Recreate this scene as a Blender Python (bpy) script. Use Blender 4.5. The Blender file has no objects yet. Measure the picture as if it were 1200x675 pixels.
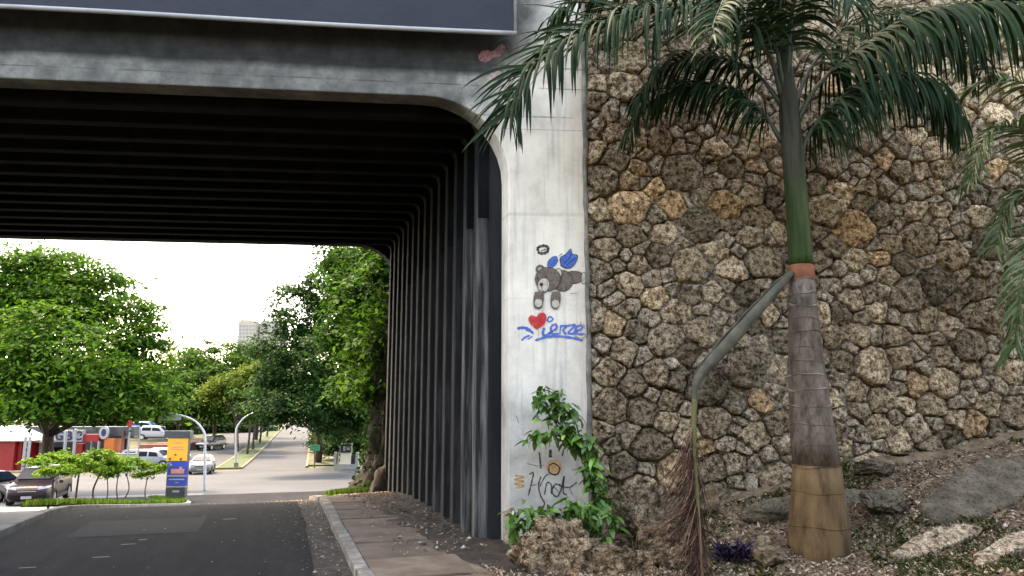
import bpy, bmesh, math, random
import numpy as np
from mathutils import Vector, Matrix
random.seed(7)
rng = np.random.default_rng(11)
scene = bpy.context.scene
COL = scene.collection
R = math.radians

# ------------------------------------------------------------------ camera
EYE = 1.65
F = 26.0 / 36.0 * 1200.0
PITCH = math.atan((480.0 - 337.5) / F)
cam_d = bpy.data.cameras.new('camera')
cam = bpy.data.objects.new('camera', cam_d)
COL.objects.link(cam)
cam_d.lens = 26.0; cam_d.sensor_width = 36.0
cam_d.clip_start = 0.05; cam_d.clip_end = 3000
cam.location = (0, 0, EYE)
cam.rotation_euler = (math.pi / 2 + PITCH, 0, 0)
scene.camera = cam

# ------------------------------------------------------------------ world, sun, exposure
SUN_EL, SUN_HEAD = R(57), R(-50)          # heading measured clockwise from +Y
world = bpy.data.worlds.new('World'); scene.world = world; world.use_nodes = True
wn = world.node_tree.nodes; wl = world.node_tree.links
sky = wn.new('ShaderNodeTexSky'); sky.sky_type = 'NISHITA'; sky.sun_disc = False
sky.sun_elevation = SUN_EL; sky.sun_rotation = SUN_HEAD
sky.air_density = 1.0; sky.dust_density = 2.0; sky.ozone_density = 1.0
wl.new(sky.outputs[0], wn['Background'].inputs[0]); wn['Background'].inputs[1].default_value = 0.15
sd = bpy.data.lights.new('sun', 'SUN'); sd.energy = 1.0; sd.angle = R(10); sd.color = (1, .98, .94)
sun = bpy.data.objects.new('sun', sd); COL.objects.link(sun)
sdir = Vector((math.sin(SUN_HEAD) * math.cos(SUN_EL), math.cos(SUN_HEAD) * math.cos(SUN_EL), math.sin(SUN_EL)))
sun.rotation_euler = sdir.to_track_quat('Z', 'Y').to_euler(); sun.location = (0, 0, 40)
scene.view_settings.view_transform = 'Standard'; scene.view_settings.look = 'None'
scene.view_settings.gamma = 1.0; scene.view_settings.use_curve_mapping = False
scene.view_settings.exposure = 3.55
scene.view_settings.use_white_balance = True; scene.view_settings.white_balance_temperature = 9600; scene.view_settings.white_balance_tint = 14
scene.render.engine = 'CYCLES'
scene.cycles.use_denoising = True
scene.cycles.max_bounces = 6; scene.cycles.diffuse_bounces = 3; scene.cycles.transparent_max_bounces = 6
scene.cycles.caustics_reflective = False; scene.cycles.caustics_refractive = False

# ------------------------------------------------------------------ pixel helpers (photo pixels, 1200x675)
CP, SP = math.cos(PITCH), math.sin(PITCH)
def ray(px, py):
    dx = (px - 600) / F; up = (337.5 - py) / F
    return np.array([dx, CP - up * SP, SP + up * CP])
def P(px, py, Y):
    d = ray(px, py); return np.array([0, 0, EYE]) + d * (Y / d[1])
def ppm(py, Y):                         # metres per photo pixel at depth Y
    return Y / ray(600, py)[1] / F
AX = R(17.44)
V2 = np.array([-math.sin(AX), math.cos(AX)]); N2 = np.array([math.cos(AX), math.sin(AX)])
def SW(s, w, z=0.0):
    q = V2 * s + N2 * w; return np.array([q[0], q[1], z])
# the road's profile: level through the underpass, then down to the crossing, then gently up the avenue
_ss = np.linspace(-60, 1500, 15601)
_sl = np.interp(_ss, [-60, 13, 16, 33, 40, 70, 80, 100, 220, 300, 1500], [0, 0, -.115, -.112, -.045, -.03, 0, .022, .022, 0, 0])
_gz = np.concatenate([[0], np.cumsum((_sl[1:] + _sl[:-1]) / 2 * np.diff(_ss))]); _gz -= np.interp(0, _ss, _gz)
def g(s): return np.interp(s, _ss, _gz)
def gz(x, y): return g(x * V2[0] + y * V2[1])
def ground_at(px, Y, dz=0.0):
    x = (px - 600) / F * Y / ray(px, 550)[1]
    return np.array([x, Y, float(gz(x, Y)) + dz])
def hit(px, py):
    d = ray(px, py)
    for t in np.concatenate([np.arange(5, 60, .05), np.arange(60, 400, .25)]):
        p = np.array([0, 0, EYE]) + d * t
        if p[2] <= gz(p[0], p[1]): return p
    return p

# ------------------------------------------------------------------ numpy noise
def _h(a, b, c):
    n = (a.astype(np.int64) * 374761393 + b.astype(np.int64) * 668265263 + c.astype(np.int64) * 1274126177) & 0xffffffff
    n = ((n ^ (n >> 13)) * 1274126177) & 0xffffffff
    n = ((n ^ (n >> 16)) * 2246822519) & 0xffffffff
    return ((n ^ (n >> 15)) & 0xffff) / 65535.0
def vnoise(p):
    p = np.asarray(p, float); i = np.floor(p).astype(np.int64); f = p - i; f = f * f * (3 - 2 * f)
    out = 0
    for dx in (0, 1):
        for dy in (0, 1):
            for dz in (0, 1):
                w = (f[:, 0] if dx else 1 - f[:, 0]) * (f[:, 1] if dy else 1 - f[:, 1]) * (f[:, 2] if dz else 1 - f[:, 2])
                out = out + w * _h(i[:, 0] + dx, i[:, 1] + dy, i[:, 2] + dz)
    return out * 2 - 1
def fbm(p, o=4, gain=.5):
    p = np.asarray(p, float); r = 0; a = 1
    for k in range(o):
        r = r + a * vnoise(p * 2 ** k + 17.3 * k); a *= gain
    return r

# ------------------------------------------------------------------ objects
def link(o, parent=None):
    COL.objects.link(o)
    if parent is not None: o.parent = parent
    return o
def mesh(name, verts, faces, mat=None, parent=None, smooth=False, loc=None):
    me = bpy.data.meshes.new(name)
    verts = np.asarray(verts, float)
    if isinstance(faces, np.ndarray):
        n, k = faces.shape
        me.vertices.add(len(verts)); me.vertices.foreach_set('co', verts.astype(np.float32).ravel())
        me.loops.add(n * k); me.loops.foreach_set('vertex_index', faces.astype(np.int32).ravel())
        me.polygons.add(n); me.polygons.foreach_set('loop_start', np.arange(0, n * k, k, dtype=np.int32))
        me.polygons.foreach_set('loop_total', np.full(n, k, dtype=np.int32))
        me.update(calc_edges=True); me.validate()
    else:
        me.from_pydata([tuple(v) for v in verts], [], faces); me.update()
    if smooth: me.polygons.foreach_set('use_smooth', np.ones(len(me.polygons), dtype=bool))
    for m in (mat if isinstance(mat, (list, tuple)) else [mat]):
        if m: me.materials.append(m)
    o = bpy.data.objects.new(name, me)
    if loc is not None: o.location = loc
    return link(o, parent)
def tag(o, label=None, cat=None, group=None, kind=None):
    if label: o['label'] = label
    if cat: o['category'] = cat
    if group: o['group'] = group
    if kind: o['kind'] = kind
    return o
def thing(name, label, cat, loc=(0, 0, 0), rz=0, group=None):
    o = bpy.data.objects.new(name, None); o.location = tuple(loc); o.rotation_euler = (0, 0, rz); o.empty_display_size = .2
    link(o); return tag(o, label, cat, group)
class MB:
    def __init__(s): s.v = []; s.f = []; s.m = []
    def add(s, v, f, m=0):
        o = len(s.v); s.v += [tuple(map(float, q)) for q in v]; s.f += [tuple(i + o for i in q) for q in f]; s.m += [m] * len(f); return s
    def box(s, c, d, m=0, rz=0, taper=1.0):
        x, y, z = d[0] / 2, d[1] / 2, d[2] / 2; v = []
        for k, t in ((-1, 1), (1, taper)):
            for a, b in ((-1, -1), (1, -1), (1, 1), (-1, 1)):
                X, Y = a * x * t, b * y * t
                v.append((c[0] + X * math.cos(rz) - Y * math.sin(rz), c[1] + X * math.sin(rz) + Y * math.cos(rz), c[2] + k * z))
        return s.add(v, [(3, 2, 1, 0), (4, 5, 6, 7), (0, 1, 5, 4), (1, 2, 6, 5), (2, 3, 7, 6), (3, 0, 4, 7)], m)
    def tube(s, pts, rad, n=8, m=0, cap=True, sx=1.0):
        pts = [np.asarray(p, float) for p in pts]; k = len(pts)
        rad = [rad] * k if np.isscalar(rad) else rad
        ref = np.array([0.13, .99, .05]); v = []
        for i, p in enumerate(pts):
            t = pts[min(i + 1, k - 1)] - pts[max(i - 1, 0)]; t = t / (np.linalg.norm(t) + 1e-9)
            e1 = np.cross(t, ref); e1 = e1 / (np.linalg.norm(e1) + 1e-9); e2 = np.cross(t, e1)
            for j in range(n):
                a = 2 * math.pi * j / n; v.append(p + rad[i] * (math.cos(a) * e1 * sx + math.sin(a) * e2))
        f = [(i * n + j, i * n + (j + 1) % n, (i + 1) * n + (j + 1) % n, (i + 1) * n + j) for i in range(k - 1) for j in range(n)]
        if cap: f += [tuple(range(n - 1, -1, -1)), tuple(range((k - 1) * n, k * n))]
        return s.add(v, f, m)
    def lathe(s, prof, n=16, c=(0, 0, 0), m=0):
        v = [(c[0] + r * math.cos(2 * math.pi * j / n), c[1] + r * math.sin(2 * math.pi * j / n), c[2] + z) for r, z in prof for j in range(n)]
        f = [(i * n + j, i * n + (j + 1) % n, (i + 1) * n + (j + 1) % n, (i + 1) * n + j) for i in range(len(prof) - 1) for j in range(n)]
        f += [tuple(range(n - 1, -1, -1)), tuple(range((len(prof) - 1) * n, len(prof) * n))]
        return s.add(v, f, m)
    def build(s, name, mat, parent=None, smooth=False, loc=None, bevel=0):
        o = mesh(name, s.v, s.f, mat, parent, smooth, loc)
        if any(s.m): o.data.polygons.foreach_set('material_index', np.array(s.m, dtype=np.int32))
        if bevel:
            b = o.modifiers.new('bevel', 'BEVEL'); b.width = bevel; b.segments = 2; b.limit_method = 'ANGLE'; b.angle_limit = R(40)
        return o
def cr(pts, n=8):                        # Catmull-Rom through points
    pts = [np.asarray(p, float) for p in pts]; q = [2 * pts[0] - pts[1]] + pts + [2 * pts[-1] - pts[-2]]; out = []
    for i in range(1, len(q) - 2):
        for k in range(n):
            t = k / n; a, b, c, d = q[i - 1], q[i], q[i + 1], q[i + 2]
            out.append(.5 * (2 * b + (c - a) * t + (2 * a - 5 * b + 4 * c - d) * t * t + (3 * b - a - 3 * c + d) * t ** 3))
    out.append(pts[-1]); return out

# ------------------------------------------------------------------ materials
def pmat(name, cols, scale=3.0, rough=.85, bump=None, spec=.3, detail=6, stretch=(1, 1, 1), use_obj=False, island=0.0, metal=0.0, trans=0.0, coat=0.0, speck=None, rot=None):
    """cols: list of colours spread over a noise ramp; bump: list of (kind, scale, strength, distance)."""
    m = bpy.data.materials.new(name); m.use_nodes = True
    nt = m.node_tree; N = nt.nodes; L = nt.links; bs = N['Principled BSDF']
    bs.inputs['Roughness'].default_value = rough; bs.inputs['Specular IOR Level'].default_value = spec; bs.inputs['Metallic'].default_value = metal
    if coat: bs.inputs['Coat Weight'].default_value = coat; bs.inputs['Coat Roughness'].default_value = .08
    geo = N.new('ShaderNodeNewGeometry'); mp = N.new('ShaderNodeMapping'); mp.inputs['Scale'].default_value = stretch
    L.new(geo.outputs['Position'], mp.inputs['Vector']); vec = mp.outputs[0]
    if rot is not None: mp.vector_type = 'TEXTURE'; mp.inputs['Rotation'].default_value = (0, 0, rot); mp.inputs['Scale'].default_value = tuple(1 / q for q in stretch)
    col = None
    if len(cols) == 1: bs.inputs['Base Color'].default_value = (*cols[0], 1)
    else:
        nz = N.new('ShaderNodeTexNoise'); nz.inputs['Scale'].default_value = scale; nz.inputs['Detail'].default_value = detail; nz.inputs['Roughness'].default_value = .62
        L.new(vec, nz.inputs['Vector'])
        fac = nz.outputs[0]
        if island:
            ma = N.new('ShaderNodeMath'); ma.operation = 'MULTIPLY_ADD'; ma.inputs[1].default_value = island; ma.inputs[2].default_value = -.5 * island
            L.new(geo.outputs['Random Per Island'], ma.inputs[0])
            ad = N.new('ShaderNodeMath'); ad.operation = 'ADD'; L.new(fac, ad.inputs[0]); L.new(ma.outputs[0], ad.inputs[1]); fac = ad.outputs[0]
        rp = N.new('ShaderNodeValToRGB'); L.new(fac, rp.inputs[0])
        e = rp.color_ramp.elements; k = len(cols)
        pos = [.3 + .42 * i / (k - 1) for i in range(k)]
        e[0].position = pos[0]; e[0].color = (*cols[0], 1); e[1].position = pos[-1]; e[1].color = (*cols[-1], 1)
        for i in range(1, k - 1):
            x = e.new(pos[i]); x.color = (*cols[i], 1)
        col = rp.outputs[0]
        for sc_, lo, hi, dk in (speck or []):
            n2 = N.new('ShaderNodeTexNoise'); n2.inputs['Scale'].default_value = sc_; n2.inputs['Detail'].default_value = 3; L.new(vec, n2.inputs['Vector'])
            r2 = N.new('ShaderNodeValToRGB'); L.new(n2.outputs[0], r2.inputs[0]); r2.color_ramp.elements[0].position = lo; r2.color_ramp.elements[0].color = (dk, dk * .95, dk * .88, 1); r2.color_ramp.elements[1].position = hi; r2.color_ramp.elements[1].color = (1, 1, 1, 1)
            mx = N.new('ShaderNodeMix'); mx.data_type = 'RGBA'; mx.blend_type = 'MULTIPLY'; mx.inputs[0].default_value = 1; L.new(col, mx.inputs[6]); L.new(r2.outputs[0], mx.inputs[7]); col = mx.outputs[2]
        if use_obj:
            oi = N.new('ShaderNodeObjectInfo'); mx = N.new('ShaderNodeMix'); mx.data_type = 'RGBA'; mx.blend_type = 'MULTIPLY'; mx.inputs[0].default_value = 1
            L.new(col, mx.inputs[6]); L.new(oi.outputs['Color'], mx.inputs[7]); col = mx.outputs[2]
        L.new(col, bs.inputs['Base Color'])
    prev = None
    for kind, sc, st, di in (bump or []):
        if kind == 'noise':
            t = N.new('ShaderNodeTexNoise'); t.inputs['Scale'].default_value = sc; t.inputs['Detail'].default_value = 5; t.inputs['Roughness'].default_value = .65
        else:
            t = N.new('ShaderNodeTexVoronoi'); t.inputs['Scale'].default_value = sc
        L.new(vec, t.inputs['Vector'])
        b = N.new('ShaderNodeBump'); b.inputs['Strength'].default_value = st; b.inputs['Distance'].default_value = di
        L.new(t.outputs[0], b.inputs['Height'])
        if prev: L.new(prev.outputs[0], b.inputs['Normal'])
        prev = b
    if prev: L.new(prev.outputs[0], bs.inputs['Normal'])
    if trans:
        tr = N.new('ShaderNodeBsdfTranslucent'); ms = N.new('ShaderNodeMixShader'); ms.inputs[0].default_value = trans
        if col:
            hs = N.new('ShaderNodeHueSaturation'); hs.inputs['Value'].default_value = 1.3; hs.inputs['Hue'].default_value = .492
            L.new(col, hs.inputs['Color']); L.new(hs.outputs[0], tr.inputs[0])
        else: tr.inputs[0].default_value = (*cols[0], 1)
        L.new(bs.outputs[0], ms.inputs[1]); L.new(tr.outputs[0], ms.inputs[2]); L.new(ms.outputs[0], N['Material Output'].inputs[0])
    return m
M = {}
AX0 = R(17.44)
M['asphalt'] = pmat('asphalt', [(.0055, .006, .0075), (.010, .0105, .0125), (.018, .018, .020)], .55, .92, [('noise', 90, .6, .012)], spec=.08, stretch=(1.5, .3, 1), rot=AX0, speck=[(160, .3, .5, .6), (3.5, .3, .55, .55), (9, .28, .42, .6)])
M['asphalt_patch'] = pmat('asphalt_patch', [(.010, .0105, .0125), (.017, .017, .019)], 1.5, .9, [('noise', 90, .35, .01)], spec=.1)
M['old_asphalt'] = pmat('old_asphalt', [(.020, .0225, .026), (.028, .0315, .036), (.038, .042, .047)], .25, .9, [('noise', 40, .3, .01)])
M['avenue'] = pmat('avenue_asphalt', [(.018, .0195, .022), (.026, .028, .031), (.036, .038, .041)], .2, .9, [('noise', 40, .3, .01)])
M['lot'] = pmat('lot_concrete', [(.10, .098, .095), (.13, .127, .122), (.17, .165, .158)], .5, .9)
M['paint'] = pmat('road_paint', [(.03, .03, .03), (.15, .15, .145)], 14, .8)
M['gutter'] = pmat('gutter', [(.010, .0085, .007), (.03, .025, .02), (.08, .07, .06)], 7, .95, [('noise', 30, .8, .03)])
M['kerb'] = pmat('kerb_concrete', [(.07, .062, .052), (.16, .145, .125), (.30, .28, .25)], 5, .9, [('noise', 25, .5, .02)])
M['kerb_pale'] = pmat('kerb_pale', [(.10, .095, .085), (.17, .165, .15), (.24, .235, .22)], 3, .9)
M['kerb_yellow'] = pmat('kerb_yellow', [(.08, .07, .045), (.13, .105, .05), (.12, .11, .09)], 2, .9)
M['slab'] = pmat('sidewalk_slab', [(.06, .042, .03), (.11, .083, .062), (.16, .128, .10)], 2.2, .9, [('noise', 35, .4, .015)], use_obj=True)
M['earth'] = pmat('earth', [(.07, .048, .03), (.16, .112, .07), (.26, .19, .125)], 7, .95, [('noise', 14, .9, .05), ('noise', 60, .6, .02)])
M['dark_earth'] = pmat('dark_earth', [(.014, .010, .008), (.035, .024, .017), (.07, .048, .034)], 5, .95, [('noise', 14, .9, .05), ('noise', 60, .6, .02)])
M['dry_ground'] = pmat('dry_ground', [(.03, .032, .014), (.05, .052, .022), (.085, .075, .045)], .3, .95, [('noise', 6, .5, .05)])
M['grass_ground'] = pmat('grass_ground', [(.016, .03, .007), (.03, .048, .011), (.055, .053, .025)], 1.2, .95)
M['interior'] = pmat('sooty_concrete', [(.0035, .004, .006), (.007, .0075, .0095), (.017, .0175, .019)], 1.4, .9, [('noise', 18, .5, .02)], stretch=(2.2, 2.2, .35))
M['dark_tone'] = pmat('ceiling_dark', [(.0022, .0024, .0035), (.0045, .0048, .006), (.011, .0115, .0125)], 1.4, .9, [('noise', 18, .5, .02)], stretch=(1.5, 1.5, .6), spec=.1)
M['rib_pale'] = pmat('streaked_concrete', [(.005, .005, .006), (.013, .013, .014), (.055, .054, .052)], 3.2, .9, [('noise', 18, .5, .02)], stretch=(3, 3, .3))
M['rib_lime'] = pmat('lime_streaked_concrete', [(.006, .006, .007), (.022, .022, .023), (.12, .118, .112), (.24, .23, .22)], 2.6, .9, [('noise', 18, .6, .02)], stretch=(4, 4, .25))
M['stone'] = pmat('coral_stone', [(.16, .115, .08), (.49, .38, .275), (.72, .575, .425), (.9, .78, .62)], 9, .95, [('voronoi', 34, .9, .035), ('noise', 55, 1, .045), ('noise', 16, .8, .05)], spec=.1, use_obj=True, detail=10, speck=[(18, .36, .52, .38), (60, .38, .54, .4)])
M['mortar'] = pmat('mortar', [(.07, .053, .04), (.24, .19, .14), (.46, .375, .285)], 7, .95, [('noise', 22, 1, .05), ('voronoi', 18, .7, .04)], spec=.1, speck=[(28, .38, .5, .25)])
M['rock'] = pmat('grey_rock', [(.06, .052, .042), (.13, .115, .095), (.22, .195, .16)], 6, .95, [('noise', 14, .9, .05), ('noise', 50, .8, .03)], speck=[(30, .34, .46, .4)], use_obj=True, spec=.2)
M['bedrock'] = pmat('pale_rock', [(.10, .072, .046), (.27, .21, .15), (.44, .38, .30)], 7, .95, [('noise', 16, 1, .05), ('noise', 45, .9, .03)], speck=[(12, .34, .5, .5)], use_obj=True, spec=.2)
M['litter'] = pmat('leaf_litter', [(.05, .028, .015), (.12, .075, .042), (.20, .13, .08), (.36, .27, .19)], 2, .85, island=1.15)
M['pebble'] = pmat('pebble', [(.10, .085, .065), (.22, .19, .15), (.38, .34, .29)], 2, .9, island=1.0)
M['weed'] = pmat('weed', [(.025, .045, .010), (.05, .075, .018), (.11, .11, .035)], 2, .7, island=.8, trans=.25)
M['grass'] = pmat('grass', [(.028, .075, .008), (.05, .115, .012), (.09, .15, .022)], 1, .7, island=.8, trans=.3)
M['navy'] = pmat('navy_vinyl', [(.010, .0125, .022), (.015, .0175, .029)], .6, .7, [('noise', 1.5, .25, .1)])
M['pale_metal'] = pmat('pale_metal', [(.22, .225, .235), (.33, .335, .345)], 3, .6, metal=.1)
M['grey_metal'] = pmat('grey_metal', [(.3, .31, .33), (.42, .43, .45)], 3, .45, metal=.3)
M['dark_metal'] = pmat('dark_metal', [(.03, .03, .033), (.05, .05, .055)], 3, .5)
M['white'] = pmat('white_paint', [(.22, .22, .22), (.29, .29, .285)], .7, .6)
M['cream'] = pmat('cream_wall', [(.55, .49, .40), (.66, .60, .50)], .5, .8)
M['red'] = pmat('red_paint', [(.20, .006, .009), (.27, .011, .014)], .6, .5)
M['orange'] = pmat('orange_paint', [(.42, .09, .015), (.5, .12, .02)], .6, .5)
M['brick'] = pmat('brown_red_wall', [(.16, .05, .035), (.24, .09, .06)], 1, .8)
M['shop_dark'] = pmat('shop_dark', [(.02, .025, .035), (.05, .055, .065)], 1, .35)
M['blue'] = pmat('blue_panel', [(.02, .045, .26), (.03, .06, .34)], 1, .4)
M['amber'] = pmat('amber_panel', [(.68, .30, .02), (.75, .37, .04)], 1, .4)
M['lightblue'] = pmat('lightblue', [(.15, .35, .7), (.22, .45, .75)], 1, .4)
M['ink'] = pmat('navy_letters', [(.012, .014, .06)], 1, .5)
M['pink'] = pmat('faded_red_print', [(.5, .16, .14), (.62, .3, .26)], 8, .5)
M['green_sign'] = pmat('green_sign', [(.01, .22, .12), (.015, .28, .15)], 1, .4)
M['far_wall'] = pmat('far_building_wall', [(.27, .245, .22), (.31, .285, .255)], .05, .8)
M['far_glass'] = pmat('far_window', [(.16, .16, .16), (.20, .195, .19)], .1, .4)
M['tyre'] = pmat('tyre', [(.015, .015, .016)], 1, .85)
M['rim'] = pmat('rim', [(.5, .5, .52)], 1, .35, metal=.7)
M['glass_dark'] = pmat('car_glass', [(.006, .007, .009)], 1, .25, spec=.12)
M['windshield'] = pmat('windshield_glass', [(.012, .018, .028)], 1, .2, spec=.2)
M['lens'] = pmat('headlight_lens', [(.3, .3, .31)], 1, .2, spec=.4)
M['black_trim'] = pmat('black_trim', [(.012, .012, .013)], 1, .5)
M['car_mauve'] = pmat('car_dark_mauve', [(.022, .013, .017)], 1, .35, metal=.1, coat=.15)
M['car_black'] = pmat('car_black', [(.008, .007, .009)], 1, .35, coat=.15)
M['car_white'] = pmat('car_white', [(.26, .26, .265)], 1, .4, coat=.1)
M['car_blue'] = pmat('car_blue', [(.06, .18, .36)], 1, .4, coat=.1)
M['bark'] = pmat('bark', [(.018, .014, .010), (.045, .036, .028), (.085, .07, .057)], 4, .95, [('noise', 12, .9, .05)], stretch=(2, 2, .5))
M['dark_bark'] = pmat('dark_bark', [(.012, .009, .007), (.04, .03, .022), (.085, .068, .052)], 5, .95, [('noise', 9, 1, .08), ('noise', 30, .8, .03)], stretch=(2, 2, .6))
M['cable'] = pmat('cable', [(.03, .03, .03)], 1, .6)
M['purple'] = pmat('purple_leaf', [(.008, .004, .014), (.02, .009, .03), (.035, .018, .045)], 3, .55, island=.8)
M['heart'] = pmat('spray_red', [(.5, .01, .015), (.62, .02, .025)], 12, .7)
M['spray_blue'] = pmat('spray_blue', [(.03, .10, .42), (.06, .17, .55)], 10, .7)
M['spray_black'] = pmat('spray_black', [(.012, .012, .014), (.04, .04, .042)], 25, .7)
M['spray_grey'] = pmat('spray_grey', [(.2, .2, .2), (.3, .3, .3)], 20, .8)
M['bear_brown'] = pmat('spray_brown', [(.13, .095, .075), (.20, .155, .125)], 14, .8)
M['bear_cream'] = pmat('spray_cream', [(.45, .42, .34), (.58, .54, .45)], 14, .8)
M['spray_orange'] = pmat('spray_orange', [(.5, .25, .09), (.6, .36, .17)], 14, .8)
M['spray_pink'] = pmat('faded_pink', [(.45, .25, .27), (.58, .42, .43)], 14, .8)
M['spray_white'] = pmat('white_daub', [(.6, .59, .58), (.72, .71, .72)], 6, .8)
M['spray_rose'] = pmat('dull_rose', [(.38, .12, .13), (.34, .22, .21)], 8, .8)
M['rust'] = pmat('rust_stain', [(.16, .06, .03), (.30, .15, .09), (.34, .25, .19)], 6, .9)

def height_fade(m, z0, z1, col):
    """base colour darkens, raggedly, toward the ceiling."""
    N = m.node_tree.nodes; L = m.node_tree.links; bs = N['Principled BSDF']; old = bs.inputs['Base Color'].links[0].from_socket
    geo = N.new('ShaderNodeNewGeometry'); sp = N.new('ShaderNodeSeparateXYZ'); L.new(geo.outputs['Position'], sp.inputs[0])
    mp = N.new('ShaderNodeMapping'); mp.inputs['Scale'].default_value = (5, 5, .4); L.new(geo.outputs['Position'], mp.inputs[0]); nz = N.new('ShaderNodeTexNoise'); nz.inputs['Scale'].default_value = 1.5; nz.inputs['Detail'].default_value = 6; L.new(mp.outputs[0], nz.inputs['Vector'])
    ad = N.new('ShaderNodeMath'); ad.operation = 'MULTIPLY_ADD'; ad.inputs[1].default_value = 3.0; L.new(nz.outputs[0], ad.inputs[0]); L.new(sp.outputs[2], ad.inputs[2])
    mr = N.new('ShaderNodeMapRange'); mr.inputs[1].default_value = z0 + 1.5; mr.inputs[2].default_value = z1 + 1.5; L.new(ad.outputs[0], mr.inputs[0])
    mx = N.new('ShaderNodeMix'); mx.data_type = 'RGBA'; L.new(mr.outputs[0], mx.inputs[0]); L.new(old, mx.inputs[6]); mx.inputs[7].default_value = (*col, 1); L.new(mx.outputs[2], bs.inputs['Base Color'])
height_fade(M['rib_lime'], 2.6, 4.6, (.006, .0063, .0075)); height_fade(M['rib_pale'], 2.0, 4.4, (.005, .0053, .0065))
def pier_material():
    """raw board-formed lintel darkened by dirt and painted shade; pale limewashed pier."""
    m = bpy.data.materials.new('portal_concrete'); m.use_nodes = True
    nt = m.node_tree; N = nt.nodes; L = nt.links; bs = N['Principled BSDF']; bs.inputs['Roughness'].default_value = .9; bs.inputs['Specular IOR Level'].default_value = .2
    geo = N.new('ShaderNodeNewGeometry'); sp = N.new('ShaderNodeSeparateXYZ'); L.new(geo.outputs['Position'], sp.inputs[0])
    def noise(scale, det, st=(1, 1, 1)):
        mp = N.new('ShaderNodeMapping'); mp.inputs['Scale'].default_value = st; L.new(geo.outputs['Position'], mp.inputs[0])
        n = N.new('ShaderNodeTexNoise'); n.inputs['Scale'].default_value = scale; n.inputs['Detail'].default_value = det; n.inputs['Roughness'].default_value = .65; L.new(mp.outputs[0], n.inputs['Vector']); return n.outputs[0]
    def ramp(f, stops):
        r = N.new('ShaderNodeValToRGB'); L.new(f, r.inputs[0]); e = r.color_ramp.elements
        for i, (p, c) in enumerate(stops):
            x = e[i] if i < 2 else e.new(p)
            x.position = p; x.color = (*c, 1) if len(c) == 3 else c
        return r.outputs[0]
    def mix(f, a, b, bt='MIX'):
        x = N.new('ShaderNodeMix'); x.data_type = 'RGBA'; x.blend_type = bt
        if isinstance(f, float): x.inputs[0].default_value = f
        else: L.new(f, x.inputs[0])
        L.new(a, x.inputs[6]); L.new(b, x.inputs[7]); return x.outputs[2]
    def math_(op, a, b, c=None):
        x = N.new('ShaderNodeMath'); x.operation = op
        for i, q in enumerate((a, b, c)):
            if q is None: continue
            if isinstance(q, (int, float)): x.inputs[i].default_value = q
            else: L.new(q, x.inputs[i])
        return x.outputs[0]
    raw = ramp(noise(2.5, 8), [(.3, (.06, .06, .058)), (.7, (.23, .222, .205)), (.5, (.12, .118, .112))])
    pale = ramp(noise(1.8, 8), [(.28, (.47, .43, .365)), (.62, (.79, .73, .63)), (.45, (.67, .62, .54))])
    dull = ramp(noise(2.6, 8), [(.3, (.31, .29, .26)), (.65, (.55, .52, .47))])
    lowf = math_('MINIMUM', math_('MAXIMUM', math_('MULTIPLY_ADD', math_('MULTIPLY_ADD', noise(1.3, 5), 1.2, sp.outputs[2]), -1.4, 3.9), 0.0), 1.0)
    pale = mix(lowf, pale, dull)
    # whitewash boundary along x with a ragged edge, fading up the lintel
    n1 = noise(1.2, 6)
    e1 = math_('MULTIPLY_ADD', n1, 2.2, sp.outputs[0]); e1 = math_('MULTIPLY_ADD', sp.outputs[2], -.55, e1)
    f1 = math_('MULTIPLY_ADD', e1, .9, 2.35); f1 = math_('MINIMUM', math_('MAXIMUM', f1, 0.0), 1.0)
    c = mix(f1, raw, pale)
    # dirt and the billboard's shade painted together as a ragged dark band, and vertical runs
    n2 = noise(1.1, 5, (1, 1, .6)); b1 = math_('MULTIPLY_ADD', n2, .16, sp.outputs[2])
    dark_tone = ramp(math_('MULTIPLY_ADD', b1, 1.0, -5.9), [(.0, (0, 0, 0)), (.09, (1, 1, 1))])
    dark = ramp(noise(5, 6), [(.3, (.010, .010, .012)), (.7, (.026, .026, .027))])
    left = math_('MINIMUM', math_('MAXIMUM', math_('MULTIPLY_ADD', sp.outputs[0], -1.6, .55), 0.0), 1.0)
    c = mix(math_('MULTIPLY', math_('MULTIPLY', dark_tone, left), .93), c, dark)
    # warm rust wash toward the joint with the stone wall
    rw = math_('MULTIPLY', math_('MINIMUM', math_('MAXIMUM', math_('MULTIPLY_ADD', sp.outputs[0], 4.0, -2.7), 0.0), 1.0), noise(3, 6, (3, 3, .4)))
    rust = ramp(noise(7, 6), [(.3, (.42, .30, .20)), (.7, (.62, .53, .43))]); c = mix(rw, c, rust)
    run = ramp(noise(3.2, 7, (4, 4, .22)), [(.50, (0, 0, 0)), (.72, (1, 1, 1))]); grime = ramp(noise(4, 6), [(.3, (.20, .19, .175)), (.7, (.42, .40, .37))]); c = mix(math_('MULTIPLY', math_('MULTIPLY', run, f1), .6), c, grime)
    # board marks: thin dark joints at a few heights
    zz = math_('MULTIPLY_ADD', noise(.7, 2), .05, sp.outputs[2])
    lines = None
    for h, wd, am in ((5.33, .010, .5), (5.16, .006, .35), (4.05, .022, .16), (6.0, .012, .5), (2.98, .006, .15), (5.72, .008, .5)):
        d = math_('ABSOLUTE', math_('SUBTRACT', zz, h + .025), 0.0); q = math_('LESS_THAN', d, wd); q = math_('MULTIPLY', q, am)
        lines = q if lines is None else math_('MAXIMUM', lines, q)
    gap = ramp(noise(2.2, 5), [(.42, (0, 0, 0)), (.55, (1, 1, 1))])
    c = mix(math_('MULTIPLY', lines, gap), c, dark)
    # grime specks
    spk = ramp(noise(38, 3), [(.24, (1, 1, 1)), (.30, (0, 0, 0))]); c = mix(math_('MULTIPLY', spk, .55), c, dark)
    L.new(c, bs.inputs['Base Color'])
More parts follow.
